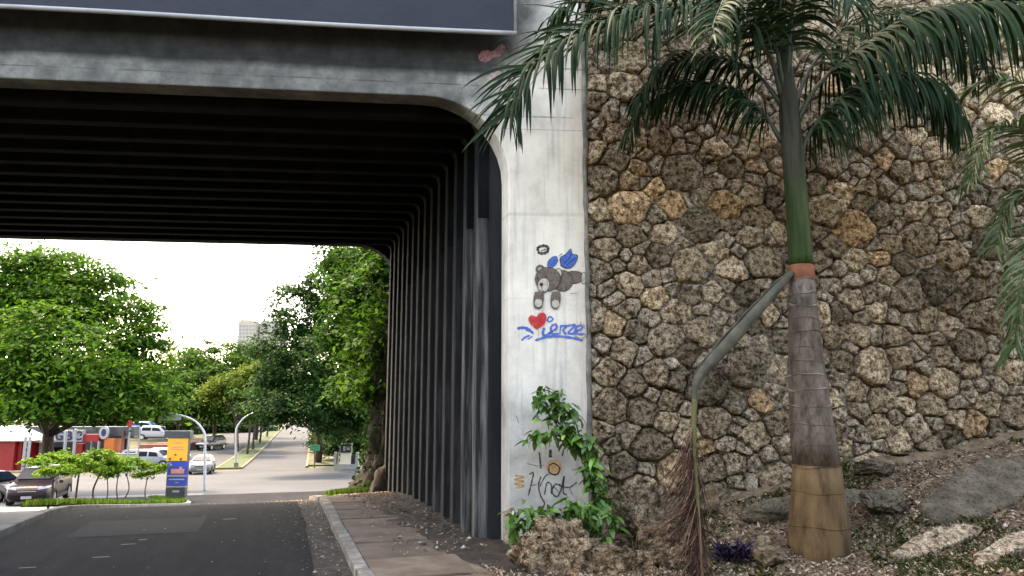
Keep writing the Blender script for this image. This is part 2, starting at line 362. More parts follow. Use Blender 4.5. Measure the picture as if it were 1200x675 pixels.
    b = N.new('ShaderNodeBump'); b.inputs['Strength'].default_value = .45; b.inputs['Distance'].default_value = .015; L.new(noise(24, 6), b.inputs['Height']); L.new(b.outputs[0], bs.inputs['Normal'])
    return m
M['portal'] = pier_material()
for k_ in ('heart', 'spray_blue', 'spray_black', 'spray_grey', 'bear_brown', 'bear_cream', 'spray_orange', 'spray_pink', 'spray_white', 'spray_rose', 'rust'):
    m_ = M[k_]; N_ = m_.node_tree.nodes; L_n = m_.node_tree.links; tr_ = N_.new('ShaderNodeBsdfTransparent'); ms_ = N_.new('ShaderNodeMixShader'); ge_ = N_.new('ShaderNodeNewGeometry'); no_ = N_.new('ShaderNodeTexNoise'); no_.inputs['Scale'].default_value = 34; no_.inputs['Detail'].default_value = 8; no_.inputs['Roughness'].default_value = .75
    L_n.new(ge_.outputs['Position'], no_.inputs['Vector']); mr_ = N_.new('ShaderNodeMapRange'); mr_.inputs[1].default_value = .36; mr_.inputs[2].default_value = .60; mr_.inputs[3].default_value = .35 if k_ in ('spray_white', 'rust', 'spray_rose', 'spray_pink') else .55; mr_.inputs[4].default_value = .7 if k_ in ('spray_white', 'rust', 'spray_rose', 'spray_pink') else 1.0; L_n.new(no_.outputs[0], mr_.inputs[0])
    L_n.new(mr_.outputs[0], ms_.inputs[0]); L_n.new(tr_.outputs[0], ms_.inputs[1]); L_n.new(N_['Principled BSDF'].outputs[0], ms_.inputs[2]); L_n.new(ms_.outputs[0], N_['Material Output'].inputs[0])

# ================================================================== GROUND
def strip(name, s_arr, wl_, wr_, dz, mat, parent=None, nw=2, kind=True):
    """a sheet between two edges (arrays or numbers of w) following the road profile."""
    s_arr = np.asarray(s_arr, float); a = np.broadcast_to(np.asarray(wl_, float), s_arr.shape); b = np.broadcast_to(np.asarray(wr_, float), s_arr.shape)
    V = []; n = nw
    for i, s in enumerate(s_arr):
        for k in range(n):
            V.append(SW(s, a[i] + (b[i] - a[i]) * k / (n - 1), g(s) + dz))
    Fc = np.array([(i * n + k, i * n + k + 1, (i + 1) * n + k + 1, (i + 1) * n + k) for i in range(len(s_arr) - 1) for k in range(n - 1)])
    o = mesh(name, V, Fc, mat, parent, True)
    if kind and parent is None: tag(o, kind='structure')
    return o
sg = np.concatenate([np.arange(-40, 10, 5), np.arange(10, 45, .75), np.arange(45, 110, 3), np.arange(110, 320, 15), [400, 700, 1400]])
wgr = np.concatenate([[-1200, -500, -200, -100], np.arange(-60, 61, 10), [100, 200, 500, 1200]])
gv = np.array([SW(s, w, g(s) - .03) for s in sg for w in wgr]); nwg = len(wgr)
gf = np.array([(i * nwg + k, i * nwg + k + 1, (i + 1) * nwg + k + 1, (i + 1) * nwg + k) for i in range(len(sg) - 1) for k in range(nwg - 1)])
tag(mesh('ground', gv, gf, M['dry_ground'], None, True), kind='structure')

sr = np.concatenate([np.arange(-30, 10, 2), np.arange(10, 44, .5)])
edge = .47 + .045 * fbm(np.stack([sr * 1.7, sr * 0, sr * 0 + 3.3], 1), 3)
flare = np.interp(sr, [0, 26, 36, 40, 43], [0, 0, 1.5, 5, 12])
wleft = -3.32 - np.interp(sr, [0, 37, 40, 43], [0, 0, 3, 9])
road = strip('road', sr, wleft, np.where(sr < 18, edge, .8 + flare), 0.0, M['asphalt'], nw=8)
# asphalt repair and a few worn lane marks, each its own thin sheet on the road
strip('asphalt_patch', np.arange(11.3, 13.05, .25), -2.55, -.95, .004, M['asphalt_patch'], road)
for s, w, l in ((9.7, -1.9, .18), (10.5, -1.75, .16), (10.8, -1.6, .1), (12.4, -.7, .2), (9.3, -2.5, .16)):
    strip('lane_mark', [s, s + .045], w, w + l, .008, M['paint'], road)
strip('crossing_pavement', np.concatenate([np.arange(37, 75, 1.0)]), -70, 60, -.01, M['old_asphalt'], nw=14)
tag(mesh('gutter', *(lambda s: (np.array([q for x in s for q in (SW(x, .40, g(x) - .012), SW(x, .84, g(x) + .004))]), np.array([(2 * i, 2 * i + 1, 2 * i + 3, 2 * i + 2) for i in range(len(s) - 1)])))(np.arange(-10, 18.1, .5)), M['gutter'], None, True), kind='structure')

# kerb stones and sidewalk slabs, each a piece of its own
kerb = tag(bpy.data.objects.new('kerb', None), kind='structure'); link(kerb)
sidewalk = tag(bpy.data.objects.new('sidewalk', None), kind='structure'); link(sidewalk)
def block(name, s0, s1, w0, w1, z0, z1, mat, parent, bevel=.012):
    b = MB(); v = [SW(s, w, g(s) + z) for z in (z0, z1) for s, w in ((s0, w0), (s0, w1), (s1, w1), (s1, w0))]
    b.add(v, [(3, 2, 1, 0), (4, 5, 6, 7), (0, 1, 5, 4), (1, 2, 6, 5), (2, 3, 7, 6), (3, 0, 4, 7)])
    return b.build(name, mat, parent, bevel=bevel)
s = 2.0
while s < 17.0:
    l = 1.15
    j = rng.uniform(-.012, .012)
    block('kerb_stone', s, s + l - .012, .82 + j, .955 + j, -.1, .10 + rng.uniform(-.008, .008), M['kerb'], kerb)
    s += l
for k in range(5):                                    # the kerb turns the corner beyond the underpass
    a0 = k / 5 * math.pi / 2; a1 = (k + 1) / 5 * math.pi / 2 - .02
    b = MB(); v = []
    for z in (-.15, .10):
        for r, a in ((1.6, a0), (1.465, a0), (1.465, a1), (1.6, a1)):
            ss, ww = 17.0 + r * math.sin(a), .82 + 1.6 - r * math.cos(a); v.append(SW(ss, ww, g(ss) + z))
    b.add(v, [(3, 2, 1, 0), (4, 5, 6, 7), (0, 1, 5, 4), (1, 2, 6, 5), (2, 3, 7, 6), (3, 0, 4, 7)]); b.build('kerb_stone', M['kerb'], kerb, bevel=.01)
s = 2.3
while s < 17.5:
    l = 1.02 + rng.uniform(-.05, .05)
    o = block('paving_slab', s, s + l - .055, .965, 1.95, -.1, .085 + rng.uniform(-.006, .006), M['slab'], sidewalk)
    t = rng.uniform(.7, 1.2); o.color = (t * 1.06, t, t * .96, 1); s += l
strip('sidewalk_bed', np.arange(2, 18, .8), .97, 1.94, .05, M['dark_earth'], sidewalk)
# left kerb, curving away round the planted island
lk = tag(bpy.data.objects.new('island_kerb', None), kind='structure'); link(lk)
def lkw(s): return -3.32 - float(np.interp(s, [0, 9, 36, 39, 41.5], [.25, .08, 0, .5, 2.2]))
ks = list(np.arange(4, 41.5, 1.25))
for s0, s1 in zip(ks[:-1], ks[1:]):
    b = MB(); v = []
    for z in (-.2, .075):
        for ss, dw in ((s0, 0), (s1 - .02, 0), (s1 - .02, -.17), (s0, -.17)): v.append(SW(ss, lkw(ss) + dw, g(ss) + z))
    b.add(v, [(0, 1, 2, 3), (7, 6, 5, 4), (4, 5, 1, 0), (5, 6, 2, 1), (6, 7, 3, 2), (7, 4, 0, 3)]); b.build('kerb_stone', M['kerb_pale'], lk, bevel=.015)
isl_s = np.arange(15.5, 42, .5)
isl = strip('island_ground', isl_s, np.array([lkw(x) - .17 - np.interp(x, [15, 19, 36, 41.6], [.3, 1.7, 1.9, .3]) for x in isl_s]), np.array([lkw(x) - .16 for x in isl_s]), .09, M['grass_ground'], nw=4)
strip('parking_lot', np.arange(8.5, 46, .75), -60, -3.55, -.004, M['lot'], nw=10)

o = strip('drain_channel', [11.55, 12.45], -9.5, -3.75, .006, M['dark_earth'], nw=12)
block('drain_edge', 12.45, 12.62, -9.5, -3.72, -.1, .05, M['kerb_pale'], o)
# ---- avenue beyond the crossing
AV = R(14.7); AO = np.array([-23.4, 75.0]); AD = np.array([-math.sin(AV), math.cos(AV)]); AN = np.array([math.cos(AV), math.sin(AV)])
def AVP(d, l, dz=0.0):
    q = AO + AD * d + AN * l; return np.array([q[0], q[1], float(gz(*q)) + dz])
def avstrip(name, d0, d1, l0, l1, dz, mat, step=3.0):
    ds = np.arange(d0, d1 + .1, step); V = [AVP(d, l, dz) for d in ds for l in (l0, l1)]
    o = mesh(name, V, np.array([(2 * i, 2 * i + 1, 2 * i + 3, 2 * i + 2) for i in range(len(ds) - 1)]), mat, None, True); return tag(o, kind='structure')
avstrip('avenue', -6, 125, -2.95, 2.95, .004, M['avenue'])
avstrip('avenue_left_lanes', -6, 125, -12.2, -5.3, .004, M['avenue'])
avstrip('median', -2, 125, -5.2, -3.05, .13, M['grass_ground'])
avstrip('avenue_sidewalk', 0, 125, 3.1, 7.5, .10, M['dry_ground'])
for nm, l in (('median_kerb', -3.0), ('median_kerb_far_side', -5.25), ('sidewalk_kerb', 3.02)):
    b = MB()
    for d in np.arange(-2, 120, 4): 
        v = [AVP(d + a, l + c, z) for z in (-.1, .16) for a, c in ((0, -.11), (3.98, -.11), (3.98, .11), (0, .11))]
        b.add(v, [(3, 2, 1, 0), (4, 5, 6, 7), (0, 1, 5, 4), (1, 2, 6, 5), (2, 3, 7, 6), (3, 0, 4, 7)])
    tag(b.build(nm, M['kerb_yellow']), kind='structure')
b = MB(); v = [AVP(-2.25 + a, l, z) for z in (-.1, .16) for a, l in ((0, -5.3), (.22, -5.3), (.22, -2.95), (0, -2.95))]
b.add(v, [(3, 2, 1, 0), (4, 5, 6, 7), (0, 1, 5, 4), (1, 2, 6, 5), (2, 3, 7, 6), (3, 0, 4, 7)]); tag(b.build('median_end_kerb', M['kerb_yellow']), kind='structure')

# ================================================================== BRIDGE
A = np.array([-.04, 8.9]); FA = R(5.8)
U2 = np.array([math.cos(FA), math.sin(FA)]); NF = np.array([math.sin(FA), -math.cos(FA)])
def BP(a, b, z):
    q = A + U2 * a + V2 * b; return (q[0], q[1], z)
def FP(px, py, off=.004):                # photo pixel onto the portal's face
    d = ray(px, py); den = d[0] * NF[0] + d[1] * NF[1]; t = ((A[0] * NF[0] + A[1] * NF[1]) + off) / den
    return np.array([0, 0, EYE]) + d * t
bridge = thing('underpass_bridge', 'grey concrete road bridge with a ribbed dark underpass and pale graffitied pier', 'bridge', (A[0], A[1], 0))
def bchild(o):
    o.parent = bridge; o.location = (-A[0], -A[1], 0); return o
LEN = 9.15; WID = 10.4; ZC = 5.55; RF = 1.05
def arch(a1, a0, zt, r, n=9):            # right jamb a1, left jamb a0; from right foot to left foot
    zj = [-.6, 1.2, 2.7, 4.1]; pts = [(a1, z) for z in zj]
    for k in range(n + 1):
        t = k / n * math.pi / 2; pts.append((a1 - r + r * math.cos(t), zt - r + r * math.sin(t)))
    for k in range(n + 1):
        t = math.pi / 2 + k / n * math.pi / 2; pts.append((a0 + r + r * math.cos(t), zt - r + r * math.sin(t)))
    pts += [(a0, z) for z in zj[::-1]]; return pts
def frame(name, inner, outer, b0, b1, mat, bevel=0):
    """extruded ring between an inner arch line and an outer one (same count)."""
    n = len(inner); v = [BP(a, b, z) for b in (b0, b1) for ring in (inner, outer) for a, z in ring]
    I0, O0, I1, O1 = 0, n, 2 * n, 3 * n; f = []
    for i in range(n - 1):
        f += [(I0 + i, O0 + i, O0 + i + 1, I0 + i + 1), (I1 + i, I1 + i + 1, O1 + i + 1, O1 + i), (I0 + i, I0 + i + 1, I1 + i + 1, I1 + i), (O0 + i, O1 + i, O1 + i + 1, O0 + i + 1)]
    for i in (0, n - 1): f.append((I0 + i, O0 + i, O1 + i, I1 + i))
    b = MB(); b.add(v, f); o = b.build(name, mat, bevel=bevel); return bchild(o)
def portal_outer(inner, right, left, top):
    out = []; n = len(inner); h = n // 2
    # walk: foot right, up right side, along top, down the left side
    for i, (a, z) in enumerate(inner):
        if i == 0: out.append((right, -.6))
        elif i == n - 1: out.append((left, -.6))
        elif i < 8: out.append((right, z))
        elif i > n - 9: out.append((left, z))
        elif i == 8: out.append((right, top))
        elif i == n - 9: out.append((left, top))
        else: out.append((a, top))
    return out
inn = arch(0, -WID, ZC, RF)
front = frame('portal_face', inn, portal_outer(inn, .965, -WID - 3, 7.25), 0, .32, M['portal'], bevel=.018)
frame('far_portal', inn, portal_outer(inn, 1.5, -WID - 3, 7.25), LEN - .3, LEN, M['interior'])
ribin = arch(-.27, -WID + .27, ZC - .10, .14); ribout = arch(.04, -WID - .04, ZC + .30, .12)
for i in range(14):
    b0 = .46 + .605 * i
    o = frame('rib', ribin, ribout, b0, b0 + .2, M['dark_tone'], bevel=.02)
    o.data.materials.append(M['rib_lime'] if i < 2 else M['rib_pale'])       # lime-streaked legs, darker beams
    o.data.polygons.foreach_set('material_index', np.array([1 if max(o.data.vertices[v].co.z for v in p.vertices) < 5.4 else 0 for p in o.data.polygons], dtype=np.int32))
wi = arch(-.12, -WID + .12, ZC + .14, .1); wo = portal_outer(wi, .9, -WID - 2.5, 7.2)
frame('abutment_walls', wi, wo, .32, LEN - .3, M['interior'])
# deck, parapet behind the billboard
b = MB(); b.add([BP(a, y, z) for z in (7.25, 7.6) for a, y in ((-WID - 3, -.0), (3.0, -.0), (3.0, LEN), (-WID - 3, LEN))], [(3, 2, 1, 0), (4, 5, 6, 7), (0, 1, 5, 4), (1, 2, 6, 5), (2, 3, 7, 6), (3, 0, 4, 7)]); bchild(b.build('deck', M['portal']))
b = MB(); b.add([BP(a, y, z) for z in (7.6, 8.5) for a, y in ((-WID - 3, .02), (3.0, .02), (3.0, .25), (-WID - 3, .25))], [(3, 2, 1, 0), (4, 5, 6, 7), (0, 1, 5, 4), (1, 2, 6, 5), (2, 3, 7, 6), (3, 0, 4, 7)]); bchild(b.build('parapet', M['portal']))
# weathered joint strip where the pier meets the stone wall
b = MB(); zs = np.arange(0, 7.25, .12)
pl = [np.array(BP(.972 + .012 * float(vnoise(np.array([[z * 3, 1, 5]]))[0]), -.012 + .01 * float(vnoise(np.array([[z * 4, 7, 2]]))[0]), z)) for z in zs]
b.tube(pl, [.028 + .008 * float(vnoise(np.array([[z * 5, 3, 8]]))[0]) for z in zs], 7); bchild(b.build('joint_strip', M['kerb'], smooth=True))

# billboard hung in front of the lintel
bz = 6.27
bb = thing('billboard', 'long navy blue billboard with pale bottom rail hung across the bridge', 'billboard', BP(-5, -.3, bz))
def bbp(a, off, z): q = A + U2 * a - NF * -off; return np.array([q[0], q[1], z])
def bbchild(o): o.parent = bb; o.location = tuple(-np.array(bb.location)); return o
aa = np.linspace(-9.5, .02, 90); zz = np.linspace(bz + .03, bz + 2.6, 16)
V = []
for z in zz:
    for a in aa:
        wr = .012 * float(np.exp(-((a - .02) / .5) ** 2) * math.sin(9 * z + 14 * a)) + .006 * math.sin(a * 1.7)
        V.append(bbp(a, .33 + wr, z))
n = len(aa); Fq = np.array([(i * n + k, i * n + k + 1, (i + 1) * n + k + 1, (i + 1) * n + k) for i in range(len(zz) - 1) for k in range(n - 1)])
bbchild(mesh('banner', V, Fq, M['navy'], None, True))
b = MB(); b.tube([bbp(a, .34, bz + .012 * math.sin(a * .9)) for a in np.linspace(-9.5, .06, 24)], .03, 8); bbchild(b.build('bottom_rail', M['pale_metal'], smooth=True))
b = MB(); b.tube([bbp(.05, .34, bz - .03), bbp(.05, .34, bz + 2.6)], .022, 8); bbchild(b.build('end_rail', M['pale_metal'], smooth=True))
for a in (-8, -5.6, -3.2, -.8):
    b = MB(); b.tube([bbp(a, .32, bz + .4), bbp(a, -.02, bz + .42)], .025, 6); bbchild(b.build('bracket', M['grey_metal']))

# ------------------------------------------------------------------ graffiti on the pier
class Decal:
    def __init__(s): s.b = MB(); s.mats = []; s.k = 0
    def mi(s, m):
        if m not in s.mats: s.mats.append(m)
        return s.mats.index(m)
    def stroke(s, pts, w, m, smooth=True):
        s.k += 1; q = cr(pts, 6) if smooth and len(pts) > 2 else [np.asarray(p, float) for p in pts]
        L_, R_ = [], []
        for i, p in enumerate(q):
            t = q[min(i + 1, len(q) - 1)] - q[max(i - 1, 0)]; t = t / (np.linalg.norm(t) + 1e-9); nn = np.array([-t[1], t[0]])
            ww = w / 2 * (1 + .18 * math.sin(i * 1.7)) * (.55 if i in (0, len(q) - 1) else 1)
            L_.append(FP(*(p + nn * ww), .003 + .0006 * s.k)); R_.append(FP(*(p - nn * ww), .003 + .0006 * s.k))
        n = len(q); s.b.add(L_ + R_, [(i, i + 1, n + i + 1, n + i) for i in range(n - 1)], s.mi(m))
    def blob(s, pts, m, smooth=True):
        s.k += 1; q = cr(list(pts) + [pts[0]], 5)[:-1] if smooth else pts
        c = np.mean(np.array(q), 0); n = len(q)
        s.b.add([FP(*p, .003 + .0006 * s.k) for p in q] + [FP(*c, .003 + .0006 * s.k)], [(i, (i + 1) % n, n) for i in range(n)], s.mi(m))
    def oval(s, cx, cy, rx, ry, m, rot=0):
        c, d = math.cos(rot), math.sin(rot)
        s.blob([(cx + rx * math.cos(t) * c - ry * math.sin(t) * d, cy + rx * math.cos(t) * d + ry * math.sin(t) * c) for t in np.linspace(0, 2 * math.pi, 15)[:-1]], m, False)
    def outl(s, cx, cy, rx, ry, m, w=1.0, rot=0):
        s.oval(cx, cy, rx + w, ry + w, M['spray_black'], rot); s.oval(cx, cy, rx, ry, m, rot)
    def build(s, name, label):
        o = s.b.build(name, s.mats); bchild(o); o['label'] = label; return o
d = Decal()
Bn, Cm, Bk, Bl = M['bear_brown'], M['bear_cream'], M['spray_black'], M['spray_blue']
d.oval(672, 325, 13, 8, Bk, -.05); d.oval(672, 325, 12, 7, Bn, -.05)          # hind leg
d.oval(684, 326, 3.5, 7.5, Bk); d.oval(684, 326, 2.6, 6.6, Cm)
d.oval(659, 329, 13, 13, Bk); d.oval(659, 329, 12, 12, Bn)                    # body
for pts in ([(657, 312), (656, 302), (662, 298), (669, 291), (671, 297), (677, 299), (676, 306), (671, 313), (664, 315)],
            [(641, 312), (642, 306), (647, 301), (652, 300), (654, 306), (650, 312), (645, 315)]):
    d.blob(pts, Bk); c = np.mean(pts, 0); d.blob([tuple(c + (np.array(p) - c) * .88) for p in pts], Bl)
for q in ([(661, 309), (668, 301), (670, 296)], [(664, 311), (671, 305), (675, 302)], [(646, 310), (650, 305)]): d.stroke(q, .9, Bk)
d.oval(633, 315.5, 5.5, 5.5, Bk); d.oval(633, 315.5, 4.6, 4.6, Bn); d.oval(633, 316, 2.6, 2.6, Cm)
d.oval(654, 320, 5, 6, Bk); d.oval(654, 320, 4.1, 5.1, Cm)
d.oval(642, 327, 15.5, 14.5, Bk); d.oval(642, 327, 14.6, 13.6, Bn)            # head
d.oval(637, 334, 7.6, 9, Bk, .2); d.oval(637, 334, 6.8, 8.2, Cm, .2); d.oval(634.5, 333.5, 2.2, 2.4, Bk)
d.stroke([(634.5, 336), (636, 341), (640, 343)], .8, Bk); d.oval(630, 326, 1, 1.4, Bk); d.oval(640, 325, 1, 1.4, Bk)
for cx, tip in ((631, 355), (651, 356)):
    d.blob([(cx - 4, 342), (cx + 5, 342), (cx + 6, 352), (cx + 3, 361), (cx - 4, 361), (cx - 6, 352)], Bk)
    d.blob([(cx - 3.2, 342), (cx + 4.2, 342), (cx + 5, 352), (cx + 2.4, 360), (cx - 3.2, 360), (cx - 5, 352)], Bn)
    d.oval(cx, tip, 4.5, 4.8, Cm)
d.stroke([(668, 344), (677, 343.5)], 2, M['spray_rose'])
d.stroke([(655, 300), (659, 297)], 2.2, M['spray_grey'])
d.build('winged_bear_graffiti', 'brown winged teddy bear graffiti')
d = Decal()
d.stroke([(606, 385), (614, 384), (622, 387)], 3.4, Bl); d.stroke([(616, 386), (622, 388), (625, 391)], 3, Bl)
d.stroke([(611, 399), (616, 395), (621, 393)], 2.6, Bl); d.stroke([(618, 398), (624, 394)], 2.2, Bl)
d.stroke([(638, 384), (636, 391), (640, 393), (646, 389)], 3, Bl); d.stroke([(641, 376), (644, 371), (648, 374), (644, 377), (641, 375)], 2, Bl)
d.stroke([(645, 389), (652, 385), (651, 380), (646, 383), (647, 391), (655, 391)], 2.8, Bl)
d.stroke([(656, 392), (657, 381)], 2.8, Bl); d.stroke([(657, 382), (664, 382), (660, 387), (664, 392)], 2.4, Bl)
d.stroke([(664, 382), (674, 381), (666, 390), (676, 391)], 2.6, Bl); d.stroke([(672, 389), (682, 385), (681, 381), (675, 384), (677, 391), (686, 391)], 2.4, Bl)
d.stroke([(627, 399), (640, 395), (655, 394), (672, 396), (683, 399)], 2.8, Bl); d.stroke([(680, 377), (682, 383)], 1.6, M['spray_grey']); d.stroke([(684, 379), (686, 386)], 1.4, M['spray_grey'])
d.stroke([(673, 393), (681, 397), (686, 394), (684, 390)], 1.8, M['spray_grey'])
d.blob([(629, 386.5), (622, 380), (619, 373.5), (623, 369), (628.5, 371), (632, 367), (637.5, 366.5), (640.5, 371), (638.5, 379), (634, 383)], M['heart'])
d.stroke([(631, 386), (631, 395)], .9, M['heart'])
d.build('heart_tag_graffiti', 'blue spray lettering with red heart')
d = Decal()
d.stroke([(630, 294), (631, 290), (637, 288), (642, 290), (641, 295), (635, 297), (630, 295)], 3.4, Bk); d.stroke([(634, 294), (640, 292)], 2.2, Bk)
d.build('black_ring_graffiti', 'small black spray ring above the bear')
d = Decal()
d.stroke([(620, 556), (625, 554), (623, 565), (619, 581)], 1.6, Bk); d.stroke([(621, 569), (629, 568)], 1.3, Bk)
d.stroke([(634, 558), (631, 569), (634, 582), (638, 590), (633, 600)], 1.6, Bk); d.stroke([(632, 571), (639, 558), (644, 556)], 1.3, Bk)
d.stroke([(638, 580), (641, 566), (646, 568), (646, 579)], 1.5, Bk); d.stroke([(657, 568), (650, 568), (647, 577), (653, 582), (658, 572), (661, 558), (660, 576), (664, 580)], 1.7, Bk)
d.stroke([(649, 570), (656, 578)], 1.5, Bk); d.stroke([(655, 569), (667, 571), (676, 565)], 1.5, Bk); d.stroke([(667, 571), (671, 580)], 1.5, Bk)
d.build('black_scrawl_graffiti', 'black scrawled lettering low on the pier'); d = Decal()
d.oval(649, 547, 9, 8, M['spray_orange']); d.stroke([(643, 546), (649, 543), (656, 549), (652, 556), (644, 554), (643, 547)], 1.7, Bk)
d.build('orange_spot_graffiti', 'orange spot ringed in black'); d = Decal()
for q_, w_k, m_k in (([(632, 530), (634, 549)], 3, Bk), ([(624, 492), (629, 486), (631, 491)], 1.8, Bk), ([(642, 488), (643, 503)], 1.6, Bk), ([(605, 487), (608, 496)], 1.6, M['spray_grey']), ([(645, 527), (645, 536)], 6, Bk), ([(661, 525), (659, 534)], 2.2, Bk), ([(671, 532), (677, 529)], 1.6, Bk), ([(617, 543), (630, 546), (638, 545)], 1.1, M['spray_grey']), ([(670, 551), (679, 549)], 1.4, Bk)):
    d = Decal(); d.stroke(q_, w_k, m_k); d.build('spray_dash', 'short spray dash')
d = Decal()
d.stroke([(603, 557), (614, 559), (603, 562), (614, 564), (603, 567), (614, 569), (604, 572)], 2.0, M['spray_orange'])
d.build('brown_scribble_graffiti', 'brown zigzag scribble')
for bx0, by0, r0_ in ((609, 516, 6), (629, 482, 8), (612, 500, 4)):
    d = Decal(); d.blob([(bx0 + r0_ * rng.uniform(.5, 1.2) * math.cos(t), by0 + r0_ * rng.uniform(.5, 1.3) * math.sin(t)) for t in np.linspace(0, 6.28, 10)[:-1]], M['spray_white']); d.build('white_daub', 'white paint daub')
d = Decal()
d.blob([(560, 66), (567, 58), (577, 60), (584, 54), (590, 52), (592, 58), (586, 66), (578, 68), (570, 73), (563, 71)], M['spray_rose']); d.blob([(574, 86), (581, 82), (588, 86), (585, 92), (577, 93)], M['spray_pink'])
d.build('faded_red_graffiti', 'faded red spray patch under the billboard')
d = Decal()
d.blob([(590, 600), (603, 596), (606, 630), (604, 668), (586, 670), (589, 640)], M['rust']); d.build('rust_stain', 'rusty stain at the foot of the pier')

# ================================================================== STONE WALL
WA = R(9); W0 = np.array(BP(.985, .03, 0))[:2]
UW = np.array([math.cos(WA), math.sin(WA)]); NW = np.array([math.sin(WA), -math.cos(WA)])
def WP(a, z, h):
    a = np.asarray(a); q = W0[None] + np.outer(np.ravel(a), UW) + np.outer(np.ravel(h), NW)
    return np.column_stack([q, np.ravel(z)])
WL, WH = 9.5, 7.55
wall = thing('stone_retaining_wall', 'tall rough coral stone retaining wall beside the concrete pier', 'wall', (W0[0], W0[1], 0))
def wchild(o, loc=None):
    o.parent = wall; base = np.array([W0[0], W0[1], 0]); o.location = tuple((np.zeros(3) if loc is None else np.asarray(loc)) - base); return o
ZS = 1.18
pts = []; rad = []
def darts(r0, r1, tries, k):
    global pts, rad
    for _ in range(tries):
        r = rng.uniform(r0, r1); p = np.array([rng.uniform(-.05, WL + .2), rng.uniform(-.4, WH * ZS + .3)])
        if pts:
            dd = np.hypot(*(np.array(pts) - p).T)
            if np.any(dd < (np.array(rad) + r) * k): continue
        pts.append(p); rad.append(r)
darts(.20, .29, 190, .88); darts(.13, .18, 2400, .88); darts(.08, .12, 4500, .90); darts(.045, .07, 3500, 1.0)
pts = np.array(pts); rad = np.array(rad)
def clip(poly, n, c):
    out = []
    for i in range(len(poly)):
        p, q = poly[i], poly[(i + 1) % len(poly)]; a, b = p @ n - c, q @ n - c
        if a <= 0: out.append(p)
        if (a < 0 < b) or (b < 0 < a): out.append(p + (q - p) * (a / (a - b)))
    return out
stones = []
for i in range(len(pts)):
    p = pts[i]; poly = [np.array(q) for q in ((0.0, -.4), (WL, -.4), (WL, WH * ZS), (0.0, WH * ZS))]
    dd = np.hypot(*(pts - p).T); nb = np.argsort(dd)[1:40]
    for j in nb:
        n = 2 * (pts[j] - p); c = (pts[j] @ pts[j] - p @ p) - (rad[j] ** 2 - rad[i] ** 2); poly = clip(poly, n, c)
        if len(poly) < 3: break
    if len(poly) < 3: continue
    poly = np.array(poly); poly[:, 1] /= ZS
    x, y = poly.T; area = .5 * abs(np.dot(x, np.roll(y, -1)) - np.dot(y, np.roll(x, -1)))
    if area > .006: stones.append((area, poly))
def stone_mesh(poly, K, Mn, seed):
    c = poly.mean(0); th = np.linspace(0, 2 * math.pi, Mn, endpoint=False); Rr = np.full(Mn, 9.0)
    for i in range(len(poly)):
        p, q = poly[i] - c, poly[(i + 1) % len(poly)] - c; e = q - p
        for k in range(Mn):
            dv = (math.cos(th[k]), math.sin(th[k])); den = dv[0] * e[1] - dv[1] * e[0]
            if abs(den) < 1e-9: continue
            t = (p[0] * e[1] - p[1] * e[0]) / den
            if 0 < t < Rr[k]: Rr[k] = t
    Rr = np.minimum(Rr, 2.2 * np.median(Rr))
    kw = max(1, Mn // 28)
    for _ in range(1): Rr = np.minimum(Rr, sum(np.roll(Rr, s) for s in range(-kw, kw + 1)) / (2 * kw + 1) * 1.03)
    sz = Rr.mean(); joint = rng.uniform(.002, .009)
    Rr = np.maximum(Rr - joint, .02); Rr = Rr * (1 + .06 * fbm(np.stack([2.2 * np.cos(th) + seed, 2.2 * np.sin(th), th * 0 + seed * .37], 1), 3))
    H = .03 + min(.09, .16 * sz) * rng.uniform(.4, 1.3); tx, tz = rng.normal(0, .13, 2); pw = rng.uniform(4, 14)
    ts = np.array([0.0] + list(np.linspace(0, 1, K + 1)[1:] ** .8)); V = []
    for t in ts[1:]:
        V.append(np.stack([c[0] + t * Rr * np.cos(th), c[1] + t * Rr * np.sin(th), np.full(Mn, H * max(0, 1 - t ** pw) ** .75 - .02 * (t > .999)), np.full(Mn, t)], 1))
    V.append(np.stack([c[0] + Rr * .97 * np.cos(th), c[1] + Rr * .97 * np.sin(th), np.full(Mn, -.13), np.full(Mn, 1.0)], 1))
    V = np.concatenate([[[c[0], c[1], H, 0]]] + V)
    q = np.stack([V[:, 0], V[:, 1], V[:, 2] + seed], 1)
    fine = .6 - 1.5 * np.abs(fbm(q * 6.5, 4)); pit = np.clip(fbm(q * 15 + 40, 2) - .12, 0, 1)
    low = fbm(q * 3.5, 2); edge = 1 - .35 * V[:, 3]
    V[:, 2] += tx * (V[:, 0] - c[0]) + tz * (V[:, 1] - c[1]) + .030 * low * min(1, sz / .2) + (.026 * fine - .04 * pit) * edge
    V[:, 0] += .016 * fbm(q * 12 + 9, 2); V[:, 1] += .016 * fbm(q * 12 + 77, 2)
    f = [(0, 1 + k, 1 + (k + 1) % Mn) for k in range(Mn)]; f3 = list(f)
    f4 = [(1 + r * Mn + k, 1 + (r + 1) * Mn + k, 1 + (r + 1) * Mn + (k + 1) % Mn, 1 + r * Mn + (k + 1) % Mn) for r in range(K) for k in range(Mn)]
    f3 += [t for q4 in f4 for t in ((q4[0], q4[1], q4[2]), (q4[0], q4[2], q4[3]))]
    return V[:, :3], np.array(f3)
def visible(poly):
    c = poly.mean(0); return c[0] < 7.2 and c[1] < 7.0 and c[1] > .1 + .17 * c[0]
order = sorted(range(len(stones)), key=lambda i: -(stones[i][0] if visible(stones[i][1]) else stones[i][0] * .01))
rest_v, rest_f, off = [], [], 0
